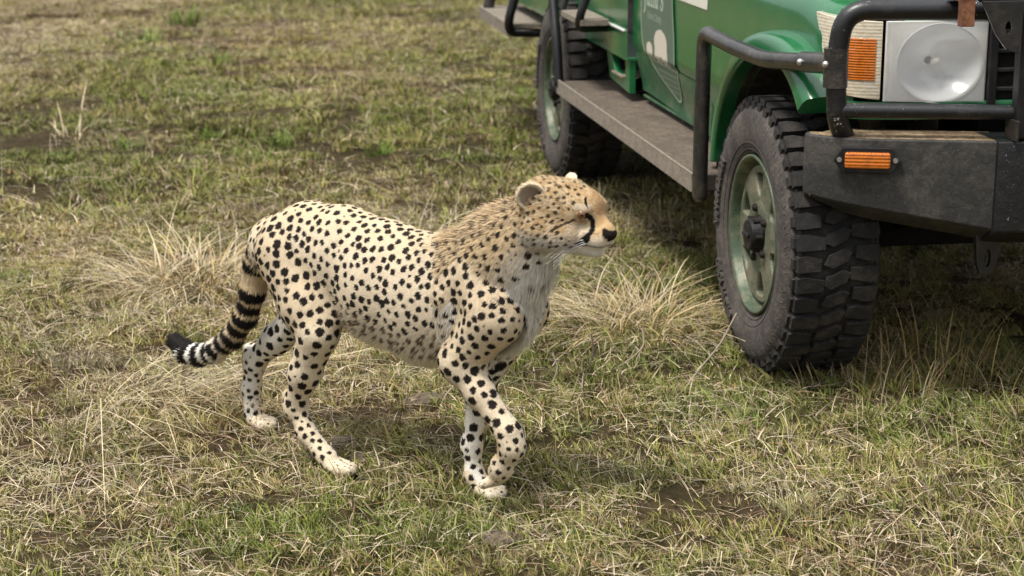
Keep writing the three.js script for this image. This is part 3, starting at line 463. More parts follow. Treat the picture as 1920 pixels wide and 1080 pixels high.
    part('bar_foot', [box(0.53, 0.6, 0.737, 0.79, z + 0.028, z + 0.036, 0.002), box(0.53, 0.538, 0.737, 0.785, z - 0.06, z + 0.03, 0.002)], M.guard, bb);
  }
  for (const z of [-0.367, 2 * ZC + 0.367]) part('rusty_bracket', [box(0.575, 0.6, 1.03, 1.16, z - 0.018, z + 0.018, 0.003), box(0.5, 0.58, 1.09, 1.1, z - 0.018, z + 0.018, 0.003)], M.rust, bb);
  part('top_crossbar', box(0.57, 0.6, 1.088, 1.13, -0.4, 2 * ZC + 0.4, 0.006), M.black, bb);

  // ---- steps, side guards
  for (const mir of [false, true]) {
    const mz = mir ? (z) => 2 * ZC - z : (z) => z, flip = (p) => p.map(([x, y, z]) => [x, y, mz(z)]);
    const rb = part('running_board', [box(-2.585, -0.43, 0.425, 0.482, mz(0.05), mz(0.042), 0.003), box(-0.44, -0.43, 0.43, 0.478, mz(0.041), mz(-0.2), 0.003)], M.step, T, 2);
    part('board_top', box(-2.58, -0.441, 0.468, 0.476, mz(0.041), mz(-0.2), 0.003), M.tread2, rb, 2);
    part('board_rim', tube(flip([[-2.585, 0.482, 0.046], [-0.43, 0.482, 0.046]]), 0.0045, 0.01, 4), M.step, rb, 2);
    part('board_bearer', [-2.3, -1.5, -0.7].map((x) => box(x - 0.025, x + 0.025, 0.43, 0.466, mz(0.03), mz(-0.45), 0.004)), M.under, rb);
    const sg = part('side_guard', tube(flip([[-0.4, 0.425, 0.03], [-0.395, 0.66, 0.032], [-0.39, 0.918, 0.03], [-0.1, 0.905, 0.022], [0.12, 0.897, 0.0], [0.4, 0.921, -0.072], [0.44, 0.924, -0.085]]), 0.0235, 0.05, 160), M.guard, T, 2);
    part('guard_sleeve', [rod(...flip([[0.3, 0.913, -0.046], [0.425, 0.923, -0.08]]), 0.0275, 0.0275, 18), rod(...flip([[0.443, 0.865, -0.0855], [0.442, 0.965, -0.085]]), 0.0315, 0.0315, 18)], M.guard, sg, 3);
    for (const q of [[0.335, 0.917, -0.026], [0.452, 0.925, -0.055]]) { const s = new THREE.SphereGeometry(0.0095, 12, 8); s.translate(q[0], q[1], mz(q[2])); part('bolt', s, M.steel, sg); }
    part('rear_guard_post', tube(flip([[-2.565, 0.472, 0.043], [-2.6, 0.63, 0.045], [-2.72, 0.86, 0.045], [-2.8, 1.2, 0.0], [-2.8, 1.4, -0.1]]), 0.021, 0.08, 60), M.black, T, 2);
    // small upper step ahead of the rear wheel with its hanger
    const us = part('upper_step', [box(-2.6, -2.2, 0.742, 0.768, mz(0.03), mz(-0.085), 0.003)], M.step, T, 2);
    part('step_hanger', tube(flip([[-2.2, 1.1, -0.08], [-2.21, 0.78, 0.03], [-2.24, 0.73, 0.03], [-2.3, 0.725, -0.1]]), 0.017, 0.04, 40), M.black, us, 2);
    part('step_hanger', tube(flip([[-2.62, 1.1, -0.08], [-2.6, 0.77, 0.02]]), 0.013, 0.04, 20), M.black, us, 2);
    const rs = part('rear_step', [box(-4.8, -3.87, 0.555, 0.575, mz(0.03), mz(-0.2), 0.003), box(-4.8, -3.87, 0.515, 0.575, mz(0.036), mz(0.028), 0.003)], M.step, T, 2);
    part('step_hanger', tube(flip([[-3.86, 1.0, -0.08], [-3.86, 0.6, 0.035], [-3.88, 0.535, 0.03], [-3.9, 0.525, -0.2]]), 0.022, 0.05, 40), M.black, rs, 2);
    part('step_hanger', tube(flip([[-4.7, 1.0, -0.09], [-4.7, 0.58, 0.0]]), 0.03, 0.05, 20), M.guard, rs, 2);
  }
}
// ---------------------------------------------------------------- cheetah; x along its body towards the head, y up, z to its right side
{
  const cat = thing('cheetah', 'spotted young cheetah walking past the truck with one forepaw lifted', 'cheetah', [CAT.x, 0, CAT.z], CAT.turn);
  // The body is one field of tapered bones: from, to, radii, flattening across, kind of coat, blend.
  const bones = [];
  const bone = (a, b, ra, rb, tag, fz = 1, k = 0.03) => { const d = [b[0] - a[0], b[1] - a[1], b[2] - a[2]]; bones.push({ a, d, L: Math.max(1e-9, d[0] ** 2 + d[1] ** 2 + d[2] ** 2), ra, rb, tag, fz, k, cz: (a[2] + b[2]) / 2 }); };
  // trunk, front to back so that the coat lies towards the tail
  bone([0.832, 0.478, 0], [0.76, 0.478, 0], 0.088, 0.126, 'chest', 1.3);
  bone([0.76, 0.478, 0], [0.63, 0.46, 0], 0.126, 0.146, 'trunk', 1.45);
  bone([0.63, 0.46, 0], [0.49, 0.481, 0], 0.146, 0.143, 'trunk', 1.5);
  bone([0.49, 0.481, 0], [0.37, 0.53, 0], 0.143, 0.11, 'trunk', 1.42);
  bone([0.37, 0.53, 0], [0.26, 0.543, 0], 0.11, 0.092, 'trunk', 1.2);
  bone([0.26, 0.545, 0], [0.15, 0.52, 0], 0.09, 0.074, 'trunk', 1.05);
  bone([0.74, 0.575, 0.025], [0.68, 0.56, 0.03], 0.035, 0.04, 'trunk'); bone([0.74, 0.575, -0.025], [0.68, 0.56, -0.03], 0.035, 0.04, 'trunk'); // shoulder blades
  bone([0.8, 0.6, 0.045], [0.74, 0.5, 0.075], 0.022, 0.03, 'shoulder', 1, 0.02); bone([0.235, 0.59, 0.04], [0.2, 0.575, 0.045], 0.028, 0.03, 'thigh', 1, 0.02);   // ridge of the shoulder blade, hip
  bone([0.752, 0.352, 0.083], [0.772, 0.338, 0.08], 0.022, 0.03, 'forearm', 1, 0.015);
  // neck and throat
  bone([0.935, 0.67, 0], [0.85, 0.595, 0], 0.074, 0.096, 'neck', 1.14); bone([0.85, 0.595, 0], [0.76, 0.535, 0], 0.096, 0.1, 'neck', 1.2);
  bone([0.945, 0.64, 0], [0.858, 0.5, 0], 0.045, 0.066, 'chest', 1.1);
  // head in its own frame, turned and nodding a little
  const HY = -0.1, HP = -0.06, H0 = [0.985, 0.703, 0];
  const head = ([u, v, w]) => { const x = u * Math.cos(HP) - v * Math.sin(HP), y = u * Math.sin(HP) + v * Math.cos(HP); return [H0[0] + x * Math.cos(HY) - w * Math.sin(HY) * -1, H0[1] + y, H0[2] - x * Math.sin(HY) * -1 + w * Math.cos(HY)]; };
  const hb = (a, b, ra, rb, tag = 'head', fz = 1, k = 0.014) => bone(head(a), head(b), ra, rb, tag, fz, k);
  hb([-0.025, 0.01, 0], [0.04, 0.019, 0], 0.064, 0.057);
  hb([0.04, 0.02, 0], [0.074, 0.024, 0], 0.052, 0.038);
  for (const s of [-1, 1]) {
    hb([-0.005, -0.026, 0.034 * s], [0.052, -0.03, 0.031 * s], 0.046, 0.036);
    hb([0.07, 0.034, 0.026 * s], [0.088, 0.027, 0.026 * s], 0.0175, 0.015, 'head', 1, 0.012);     // brow
    hb([0.092, -0.028, 0.0145 * s], [0.114, -0.034, 0.0135 * s], 0.0245, 0.021, 'muzzle', 1, 0.008);
  }
  hb([0.083, 0.008, 0], [0.124, -0.0135, 0], 0.0265, 0.0175, 'muzzle', 1, 0.016);
  hb([0.02, -0.046, 0], [0.104, -0.0605, 0], 0.038, 0.0175, 'muzzle', 1, 0.014);
  hb([0.124, -0.0155, 0], [0.1345, -0.0215, 0], 0.0148, 0.0118, 'nose', 0.62, 0.006);
  // legs, each from the joint above to the joint below
  const leg = (list, k = 0.022) => { for (let i = 0; i < list.length - 1; i++) bone(list[i][0], list[i + 1][0], list[i][1], list[i + 1][1], list[i][2], list[i][3] ?? 1, k); };
  leg([[[0.22, 0.515, 0.045], 0.082, 'thigh', 1.15], [[0.3, 0.4, 0.062], 0.066, 'thigh', 1.1], [[0.345, 0.345, 0.074], 0.048, 'shank'], [[0.3, 0.24, 0.076], 0.037, 'shank'], [[0.263, 0.148, 0.076], 0.0235, 'shin'], [[0.3, 0.088, 0.076], 0.0212, 'shin'], [[0.372, 0.033, 0.076], 0.0255, 'paw']]);
  bone([0.244, 0.172, 0.076], [0.256, 0.138, 0.076], 0.017, 0.022, 'shin', 1, 0.012); bone([-0.022, 0.212, -0.06], [-0.012, 0.18, -0.06], 0.017, 0.022, 'shin', 1, 0.012);
  bone([0.325, 0.52, 0.035], [0.362, 0.385, 0.062], 0.055, 0.04, 'thigh', 1.1, 0.025);
  leg([[[0.21, 0.5, -0.045], 0.078, 'thigh', 1.15], [[0.2, 0.39, -0.058], 0.06, 'thigh'], [[0.165, 0.33, -0.06], 0.046, 'shank'], [[0.075, 0.255, -0.06], 0.036, 'shank'], [[0.0, 0.19, -0.06], 0.026, 'shin'], [[-0.022, 0.11, -0.06], 0.0225, 'shin'], [[-0.018, 0.036, -0.06], 0.0245, 'paw']]);
  leg([[[0.8, 0.54, 0.05], 0.06, 'shoulder', 1.2], [[0.862, 0.465, 0.062], 0.062, 'shoulder', 1.1], [[0.78, 0.355, 0.075], 0.046, 'forearm'], [[0.835, 0.29, 0.077], 0.032, 'forearm'], [[0.912, 0.213, 0.075], 0.0265, 'shin'], [[0.923, 0.18, 0.075], 0.0255, 'shin'], [[0.89, 0.124, 0.073], 0.0235, 'paw'], [[0.876, 0.098, 0.072], 0.0185, 'paw']]);
  leg([[[0.8, 0.54, -0.05], 0.06, 'shoulder', 1.2], [[0.85, 0.46, -0.058], 0.06, 'shoulder', 1.1], [[0.775, 0.345, -0.05], 0.046, 'forearm'], [[0.742, 0.24, -0.036], 0.028, 'forearm'], [[0.727, 0.115, -0.027], 0.0212, 'shin'], [[0.738, 0.045, -0.022], 0.0208, 'shin'], [[0.762, 0.027, -0.02], 0.024, 'paw']]);
  // paws: heel pad and four toes
  const paw = (x, y, z, dx, dy, len, r) => { for (const [s, f] of [[-1.45, 0.8], [-0.5, 1], [0.5, 1], [1.45, 0.8]]) bone([x, y, z + s * 0.0085], [x + dx * len * f, y + dy * len * f, z + s * 0.0145], r * 0.95, r * 0.86, 'paw', 1, 0.006); };
  paw(0.385, 0.026, 0.076, 0.98, -0.14, 0.052, 0.0158); paw(-0.008, 0.026, -0.06, 0.98, -0.14, 0.05, 0.0158); paw(0.766, 0.022, -0.02, 0.98, -0.12, 0.048, 0.0158); paw(0.874, 0.094, 0.072, -0.85, -0.5, 0.026, 0.0125);
  // tail
  const tail = [[0.115, 0.53, 0, 0.04], [0.085, 0.47, 0.005, 0.033], [0.068, 0.395, 0.01, 0.029], [0.04, 0.325, 0.01, 0.0265], [-0.012, 0.262, 0.008, 0.025], [-0.08, 0.212, 0.004, 0.0242], [-0.145, 0.188, 0, 0.0235], [-0.198, 0.188, -0.003, 0.0225], [-0.235, 0.206, -0.005, 0.018]];
  for (let i = 0; i < tail.length - 1; i++) bone(tail[i].slice(0, 3), tail[i + 1].slice(0, 3), tail[i][3], tail[i + 1][3], 'tail', 1, 0.015);
  const ears = [-1, 1].map((s) => ({ c: head([-0.014, 0.045, 0.067 * s]), n: V(...head([0.62, -0.12, 0.72 * s])).sub(V(...H0)).normalize(), up: V(...head([-0.5, 0.6, 0.55 * s])).sub(V(...H0)).normalize(), s }));
  for (const e of ears) { e.up.addScaledVector(e.n, -e.up.dot(e.n)).normalize(); e.side = e.up.clone().cross(e.n); }
  const earD = (x, y, z) => { // small cupped discs
    let best = 9; for (const e of ears) {
      const dx = x - e.c[0], dy = y - e.c[1], dz = z - e.c[2], a = dx * e.side.x + dy * e.side.y + dz * e.side.z, b = dx * e.up.x + dy * e.up.y + dz * e.up.z; let c = dx * e.n.x + dy * e.n.y + dz * e.n.z;
      c += 0.012 - 12 * (a * a + b * b) * 0.75;                                        // rim curls forward
      const r = Math.sqrt((a / 0.0285) ** 2 + (b / 0.0285) ** 2), out = Math.max(0, r - 1) * 0.03, d = Math.hypot(out, Math.max(0, Math.abs(c) - 0.004)) - 0.0042; best = Math.min(best, d);
    } return best;
  };
  let who = null;
  function field(x, y, z, want = false, set = bones) {
    let d = 1e3, near = 1e3; who = null;
    for (let m = 0; m < set.length; m++) {
      const q = set[m];
      const px = x - q.a[0], py = y - q.a[1], pz = z - q.a[2], t0 = (px * q.d[0] + py * q.d[1] + pz * q.d[2]) / q.L, t = t0 < 0 ? 0 : t0 > 1 ? 1 : t0;
      const ex = px - t * q.d[0], ey = py - t * q.d[1], ez = (pz - t * q.d[2]) * q.fz, e = Math.sqrt(ex * ex + ey * ey + ez * ez) - (q.ra + (q.rb - q.ra) * t);
      if (e < near) { near = e; who = q; }
      const k = q.k, h = Math.max(k - Math.abs(d - e), 0) / k; d = Math.min(d, e) - h * h * k * 0.25;
    }
    const e = earD(x, y, z), k = 0.01, h = Math.max(k - Math.abs(d - e), 0) / k; if (want && e < near && e < 0.006 && d > 0.004) who = { tag: 'ear' }; return Math.min(d, e) - h * h * k * 0.25;
  }
  const nearBones = (x, y, z, r) => bones.filter((q) => { const px = x - q.a[0], py = y - q.a[1], pz = z - q.a[2], t = clamp((px * q.d[0] + py * q.d[1] + pz * q.d[2]) / q.L, 0, 1); return Math.hypot(px - t * q.d[0], py - t * q.d[1], (pz - t * q.d[2]) * q.fz) - (q.ra + (q.rb - q.ra) * t) < r * q.fz; });
  // surface nets over blocks near the skin
  const S = 0.0048, O = [-0.3, -0.03, -0.19], n = [Math.ceil(1.52 / S), Math.ceil(0.86 / S), Math.ceil(0.38 / S)], NX = n[0] + 1, NY = n[1] + 1, NZ = n[2] + 1;
  const val = new Float32Array(NX * NY * NZ).fill(1), id = (i, j, k) => (i * NY + j) * NZ + k, B = 8;
  for (let i = 0; i < NX; i += B) for (let j = 0; j < NY; j += B) for (let k = 0; k < NZ; k += B) {
    const c = field(O[0] + (i + B / 2) * S, O[1] + (j + B / 2) * S, O[2] + (k + B / 2) * S); const full = Math.abs(c) < B * S * 1.4 + 0.012, set = full ? nearBones(O[0] + (i + B / 2) * S, O[1] + (j + B / 2) * S, O[2] + (k + B / 2) * S, B * S * 1.3 + 0.04) : bones;
    for (let a = i; a < Math.min(NX, i + B); a++) for (let b = j; b < Math.min(NY, j + B); b++) for (let e = k; e < Math.min(NZ, k + B); e++) val[id(a, b, e)] = full ? field(O[0] + a * S, O[1] + b * S, O[2] + e * S, false, set) : c;
  }
  const vid = new Int32Array(NX * NY * NZ).fill(-1), pos = [], idx = [];
  for (let i = 0; i < NX - 1; i++) for (let j = 0; j < NY - 1; j++) for (let k = 0; k < NZ - 1; k++) {
    const v0 = val[id(i, j, k)]; if (v0 > 0.03 || v0 < -0.03) continue; const v = []; let neg = 0; for (let c = 0; c < 8; c++) { const q = val[id(i + (c & 1), j + ((c >> 1) & 1), k + (c >> 2))]; v.push(q); if (q < 0) neg++; }
    if (neg === 0 || neg === 8) continue; let sx = 0, sy = 0, sz = 0, m = 0;
    for (let c = 0; c < 8; c++) for (const b of [1, 2, 4]) { if (c & b) continue; const e = c | b; if ((v[c] < 0) === (v[e] < 0)) continue; const t = v[c] / (v[c] - v[e]); sx += (c & 1) + (b === 1 ? t : 0); sy += ((c >> 1) & 1) + (b === 2 ? t : 0); sz += (c >> 2) + (b === 4 ? t : 0); m++; }
    vid[id(i, j, k)] = pos.length / 3; pos.push(O[0] + (i + sx / m) * S, O[1] + (j + sy / m) * S, O[2] + (k + sz / m) * S);
  }
  for (let i = 1; i < NX - 1; i++) for (let j = 1; j < NY - 1; j++) for (let k = 1; k < NZ - 1; k++) {
    const av = val[id(i, j, k)]; if (av > 0.03 || av < -0.03) continue; const a = av < 0;
    for (const [x, y, z, q] of [[1, 0, 0, [[0, 0, 0], [0, -1, 0], [0, -1, -1], [0, 0, -1]]], [0, 1, 0, [[0, 0, 0], [0, 0, -1], [-1, 0, -1], [-1, 0, 0]]], [0, 0, 1, [[0, 0, 0], [-1, 0, 0], [-1, -1, 0], [0, -1, 0]]]]) {
      const b = val[id(i + x, j + y, k + z)] < 0; if (a === b) continue; const f = q.map(([u, w, e]) => vid[id(i + u, j + w, k + e)]); if (f.some((t) => t < 0)) continue;
      if (a) idx.push(f[0], f[2], f[1], f[0], f[3], f[2]); else idx.push(f[0], f[1], f[2], f[0], f[2], f[3]);
    }
  }
  const nv = pos.length / 3, nor = new Float32Array(nv * 3), tags = new Array(nv), owner = new Array(nv);
  for (let i = 0; i < nv; i++) {
    const x = pos[i * 3], y = pos[i * 3 + 1], z = pos[i * 3 + 2], h = 0.003, g = V(field(x + h, y, z) - field(x - h, y, z), field(x, y + h, z) - field(x, y - h, z), field(x, y, z + h) - field(x, y, z - h)).normalize();
    nor.set([g.x, g.y, g.z], i * 3); field(x, y, z, true); tags[i] = who.tag; owner[i] = who;
  }
  { // fix winding against the normals
    let s = 0; for (let t = 0; t < idx.length; t += 300) { const [a, b, c] = [idx[t], idx[t + 1], idx[t + 2]].map((q) => V(pos[q * 3], pos[q * 3 + 1], pos[q * 3 + 2])); s += Math.sign(b.clone().sub(a).cross(c.clone().sub(a)).dot(V(nor[idx[t] * 3], nor[idx[t] * 3 + 1], nor[idx[t] * 3 + 2]))); }
    if (s < 0) for (let t = 0; t < idx.length; t += 3) { const q = idx[t]; idx[t] = idx[t + 1]; idx[t + 1] = q; }
  }
  // ---- head frame of a point, for the face markings
  const hv = (x, y, z) => { const dx = x - H0[0], dy = y - H0[1], dz = z - H0[2], a = dx * Math.cos(HY) + dz * Math.sin(HY), w = -dx * Math.sin(HY) + dz * Math.cos(HY); return [a * Math.cos(HP) + dy * Math.sin(HP), -a * Math.sin(HP) + dy * Math.cos(HP), w]; };
  // tail length at a point
  const tailPos = (x, y, z) => { let bd = 9, at = 0, run = 0; for (let i = 0; i < tail.length - 1; i++) { const a = tail[i], b = tail[i + 1], d = [b[0] - a[0], b[1] - a[1], b[2] - a[2]], L = Math.hypot(...d), t = clamp(((x - a[0]) * d[0] + (y - a[1]) * d[1] + (z - a[2]) * d[2]) / (L * L), 0, 1), e = Math.hypot(x - a[0] - d[0] * t, y - a[1] - d[1] * t, z - a[2] - d[2] * t); if (e < bd) { bd = e; at = run + t * L; } run += L; } return at / run; };
  // ---- spots: scattered over the skin with even spacing, larger on thighs and shoulders, small on the head and lower legs
  const R = rng(77), tri = idx.length / 3, cum = new Float32Array(tri); let area = 0;
  const P3 = (q) => V(pos[q * 3], pos[q * 3 + 1], pos[q * 3 + 2]);
  { const a = V(), b = V(), c = V(); for (let t = 0; t < tri; t++) { a.fromArray(pos, idx[t * 3] * 3); b.fromArray(pos, idx[t * 3 + 1] * 3); c.fromArray(pos, idx[t * 3 + 2] * 3); area += b.sub(a).cross(c.sub(a)).length() / 2; cum[t] = area; } }
  const pick = () => { const r = R() * area; let a = 0, b = tri - 1; while (a < b) { const m = (a + b) >> 1; if (cum[m] < r) a = m + 1; else b = m; } let u = R(), v = R(); if (u + v > 1) { u = 1 - u; v = 1 - v; } const i = idx[a * 3], j = idx[a * 3 + 1], k = idx[a * 3 + 2], w = 1 - u - v, f = (A, c) => A[i * 3 + c] * w + A[j * 3 + c] * u + A[k * 3 + c] * v; return { p: [f(pos, 0), f(pos, 1), f(pos, 2)], n: [f(nor, 0), f(nor, 1), f(nor, 2)], q: i }; };
  const RULE = { trunk: [0.0198, 0.0084], chest: [0.021, 0.007], neck: [0.021, 0.0076], head: [0.0118, 0.0042], muzzle: [0.03, 0.0006], nose: [1, 0], ear: [1, 0], thigh: [0.0213, 0.0095], shank: [0.0243, 0.0104], shin: [0.0196, 0.007], paw: [0.02, 0.003], shoulder: [0.02, 0.0086], forearm: [0.0243, 0.0104], tail: [1, 0] };
  const spots = [], cell = 0.03, bins = new Map(), key = (x, y, z) => Math.floor(x / cell) * 73856093 ^ Math.floor(y / cell) * 19349663 ^ Math.floor(z / cell) * 83492791;
  const around = (p, f) => { for (let i = -1; i <= 1; i++) for (let j = -1; j <= 1; j++) for (let k = -1; k <= 1; k++) { const l = bins.get(key(p[0] + i * cell, p[1] + j * cell, p[2] + k * cell)); if (l) for (const s of l) if (f(s)) return true; } return false; };
  const addSpot = (p, nrm, r, gap) => { const s = { p, n: nrm, r, gap, a: R() * 6.28, e: 0.75 + 0.3 * R(), id: spots.length }; spots.push(s); const k = key(...p); if (!bins.has(k)) bins.set(k, []); bins.get(k).push(s); };
  const x0 = (c) => (tags[c.q] === 'neck' || tags[c.q] === 'chest') && c.p[0] > 0.84;
  for (const [q, r] of [[[0.82, 0.32, -0.02], 0.018], [[0.79, 0.262, -0.02], 0.0135]]) { let bi = 0, bd = 9; for (let i = 0; i < nv; i++) { const d = Math.hypot(pos[i * 3] - q[0], pos[i * 3 + 1] - q[1], pos[i * 3 + 2] - q[2]); if (d < bd && pos[i * 3 + 2] < 0.01) { bd = d; bi = i; } } addSpot(pos.slice(bi * 3, bi * 3 + 3), [nor[bi * 3], nor[bi * 3 + 1], nor[bi * 3 + 2]], r, 0.03); }   // dark patches inside the far foreleg
  for (const pass of [1, 0.56]) for (let t = 0; t < 60000; t++) {
    const c = pick(), tagC = tags[c.q], [gap0, r0] = RULE[tagC]; if (!r0) continue; const small = pass < 1, y = c.p[1], crest = tagC === 'neck' && c.n[1] > 0.7; if (crest && R() < 0.7) continue;
    if (tagC === 'head') { const [u, v] = hv(...c.p); if (u > 0.05 && (v < 0.03 && v > -0.025 || u > 0.07)) continue; }
    if (c.n[1] < -0.62 && y > 0.3) continue; if (y < 0.66 && x0(c) && c.n[0] > 0.35 && R() < 0.9) continue; if (tagC === 'chest' && c.n[0] > 0.25 && R() < 0.85) continue;
    const r = r0 * (small ? 0.3 + 0.2 * R() : 0.78 + 0.4 * R()), gap = gap0 * (small ? 0.6 : 0.94 + 0.16 * R());
    if (small && R() < 0.55) continue;
    if (around(c.p, (s) => { const d = Math.hypot(s.p[0] - c.p[0], s.p[1] - c.p[1], s.p[2] - c.p[2]); return d < (small ? (s.r + r) * 1.7 : Math.min(gap, (gap + s.gap) / 2)); })) continue;
    addSpot(c.p, c.n, r, gap);
  }
  // ---- colour of the coat at a point of the skin
  const TAN = [0.53, 0.365, 0.185], SAND = [0.65, 0.505, 0.315], CREAM = [0.84, 0.76, 0.62], WHITE = [0.82, 0.79, 0.72], BLACK = [0.012, 0.01, 0.009], RUST = [0.42, 0.235, 0.1], GREY = [0.22, 0.17, 0.13];
  const seg = (p, a, b) => { const dx = b[0] - a[0], dy = b[1] - a[1], t = clamp(((p[0] - a[0]) * dx + (p[1] - a[1]) * dy) / (dx * dx + dy * dy), 0, 1); return Math.hypot(p[0] - a[0] - dx * t, p[1] - a[1] - dy * t); };
  const tear = [[0.098, 0.018], [0.104, 0.004], [0.1045, -0.012], [0.1, -0.026], [0.091, -0.038], [0.083, -0.045]];
  const EYE = [0.0895, 0.0205, 0.0385];
  function coat(p, nr, tg) {
    const [x, y, z] = p; let c;
    if (tg === 'tail') {
      const t = tailPos(x, y, z), wob = (noise3(x * 60, y * 60, z * 60) - 0.5) * 0.03; c = mixc(SAND, WHITE, smooth(t, 0.45, 0.85));
      if (t > 0.935) return BLACK; const bands = [[0.9, 0.026], [0.815, 0.026], [0.735, 0.021]]; for (const [m, w] of bands) if (Math.abs(t + wob * 0.4 - m) < w) return BLACK;
      const k = t * 15 + 0.35, row = Math.floor(k), f = k - row - 0.5, ang = Math.atan2(z, y) * 1 + noise3(row * 3.1, 2) * 6, gate = Math.sin(ang * 2 + row * 2.2) + 0.35; if (t < 0.7 && t > 0.03 && Math.abs(f + wob * 4) < 0.36 && gate > -0.55) return BLACK; return c;
    }
    if (tg === 'nose') { const [u, v] = hv(x, y, z); if (u > 0.1265 && v > -0.037) return [0.02, 0.014, 0.012]; tg = 'muzzle'; }
    if (tg === 'ear') { const e = ears[z > 0 ? 1 : 0], d = V(x - e.c[0], y - e.c[1], z - e.c[2]), r = Math.hypot(d.dot(e.side) / 0.029, d.dot(e.up) / 0.032), inn = nr[0] * e.n.x + nr[1] * e.n.y + nr[2] * e.n.z; return r > 0.82 ? [0.72, 0.6, 0.42] : inn > 0 ? (d.dot(e.up) < -0.006 && d.dot(e.side) * e.s > -0.004 ? [0.03, 0.024, 0.02] : mixc([0.2, 0.14, 0.09], [0.5, 0.4, 0.29], smooth(d.dot(e.up), -0.012, 0.02) * (0.6 + 0.4 * noise3(x * 300, y * 300, z * 300)))) : d.dot(e.up) < 0.012 ? [0.06, 0.045, 0.035] : [0.6, 0.48, 0.32]; }
    if (tg === 'head' || tg === 'muzzle') {
      const [u, v, w] = hv(x, y, z), aw = Math.abs(w); c = mixc(TAN, SAND, smooth(fbm(x * 70, y * 70, z * 70), 0.35, 0.65));
      c = mixc(c, CREAM, smooth(-v, 0.018, 0.045) * 0.9); if (v < -0.034 + 0.012 * smooth(u, 0.06, 0.12)) c = mixc(c, WHITE, 0.6 * smooth(-v, 0.036, 0.05));
      c = mixc(c, RUST, 0.6 * smooth(u, 0.07, 0.095) * smooth(v, -0.012, 0.012) * (1 - smooth(aw, 0.012, 0.024)));        // warm bridge of the nose
      if (u > 0.06 && u < 0.1 && aw > 0.026 && v > 0.03 && v < 0.042 && u > 0.068) c = mixc(c, WHITE, 0.35);                        // pale brow
      if (u > 0.06 && u < 0.098 && v > -0.028 && v < 0.002 && aw > 0.025) c = mixc(c, CREAM, 0.4);
      if (aw > 0.012) { let d = 9; for (let i = 0; i < tear.length - 1; i++) d = Math.min(d, seg([u, v], tear[i], tear[i + 1])); if (d < 0.0045 + 0.0036 * smooth(-v, 0.005, 0.04)) return BLACK; }
      if (Math.hypot(u - EYE[0], (v - EYE[1]) * 1.3) < 0.0102 && aw > 0.024) return BLACK;
      if (aw > 0.03 && seg([u, v], [0.07, 0.008], [0.034, -0.016]) < 0.0026) return mixc(BLACK, RUST, 0.15);             // streak behind the eye
      if (aw > 0.014 && aw < 0.036 && seg([u, v], [0.093, 0.036], [0.083, 0.054]) < 0.0022) return BLACK;
      if (tg === 'muzzle' && u > 0.085 && v < -0.018 && v > -0.04 && aw > 0.012 && Math.abs(((v + 0.018) / 0.0055) % 1) < 0.35 && u < 0.13) c = mixc(c, [0.18, 0.13, 0.1], 0.6);
      if (u > 0.095 && Math.abs(v + 0.0475) < 0.0018) c = mixc(c, [0.1, 0.07, 0.06], 0.8);                                 // lip
    } else {
      const low = smooth(-nr[1], -0.15, 0.75), side = fbm(x * 24, y * 24, z * 24); c = mixc(TAN, SAND, clamp(0.35 + 0.9 * (side - 0.35) + 0.35 * (1 - smooth(nr[1], 0.0, 0.8)), 0, 1));
      if (tg === 'trunk') { c = mixc(c, CREAM, 0.3 * (1 - smooth(nr[1], 0.2, 0.9))); c = mixc(c, CREAM, 0.85 * low * smooth(0.46 - y, 0, 0.1)); c = mixc(c, CREAM, 0.25); }
      if (tg === 'chest') { c = mixc(c, CREAM, 0.55); c = mixc(c, WHITE, 0.95 * smooth(nr[0], -0.1, 0.5)); c = mixc(c, WHITE, 0.8 * low); }
      if (tg === 'neck') { c = mixc(c, WHITE, 0.8 * low); c = mixc(c, WHITE, 0.8 * smooth(nr[0], 0.2, 0.7) * (1 - smooth(nr[1], 0.0, 0.5))); const crest = smooth(nr[1], 0.5, 0.9); c = mixc(c, RUST, 0.12 * crest); }
      if (tg === 'thigh' || tg === 'shoulder') { c = mixc(c, CREAM, 0.3); const inner = z > 0 ? -nr[2] : nr[2]; c = mixc(c, WHITE, 0.7 * smooth(inner, 0.1, 0.7)); }
      if (tg === 'shank' || tg === 'forearm' || tg === 'shin') { const inner = z > 0 ? -nr[2] : nr[2]; c = mixc(c, CREAM, 0.45); c = mixc(c, WHITE, 0.75 * smooth(inner, -0.1, 0.6)); if (nr[0] < -0.3 && tg === 'shin') c = mixc(c, TAN, 0.5); }
      if (tg === 'paw') c = mixc(CREAM, SAND, side);
    }
    let dark = null; around(p, (s) => {
      const dx = x - s.p[0], dy = y - s.p[1], dz = z - s.p[2], d = Math.hypot(dx, dy, dz); if (d > 0.026) return false;
      const th = Math.atan2(dy, dx + dz * 0.7), rr = s.r * (1 + (noise3(th * 1.6 + s.id, s.id * 3.7) - 0.5) * 0.3) * (1 + 0.22 * Math.cos(2 * (th - s.a)) * (1 - s.e)); if (d < rr) { dark = s; return true; } return false;
    });
    if (dark) { const soft = tg === 'trunk' && nr[1] < -0.3 ? 0.4 : tg === 'neck' ? 0.08 : tg === 'head' ? 0.16 : 0.02; return mixc(BLACK, mixc(RUST, GREY, 0.5), soft); }
    return c;
  }
  const col = new Float32Array(nv * 3); for (let i = 0; i < nv; i++) col.set(scaled(coat([pos[i * 3], pos[i * 3 + 1], pos[i * 3 + 2]], [nor[i * 3], nor[i * 3 + 1], nor[i * 3 + 2]], tags[i]), 1), i * 3);
  const bg = new THREE.BufferGeometry(); bg.setAttribute('position', new THREE.Float32BufferAttribute(pos, 3)); bg.setAttribute('normal', new THREE.BufferAttribute(nor, 3)); bg.setAttribute('color', new THREE.BufferAttribute(col, 3)); bg.setIndex(idx); bg.setAttribute('uv', new THREE.BufferAttribute(new Float32Array(nv * 2), 2)); bg.userData.ready = true;
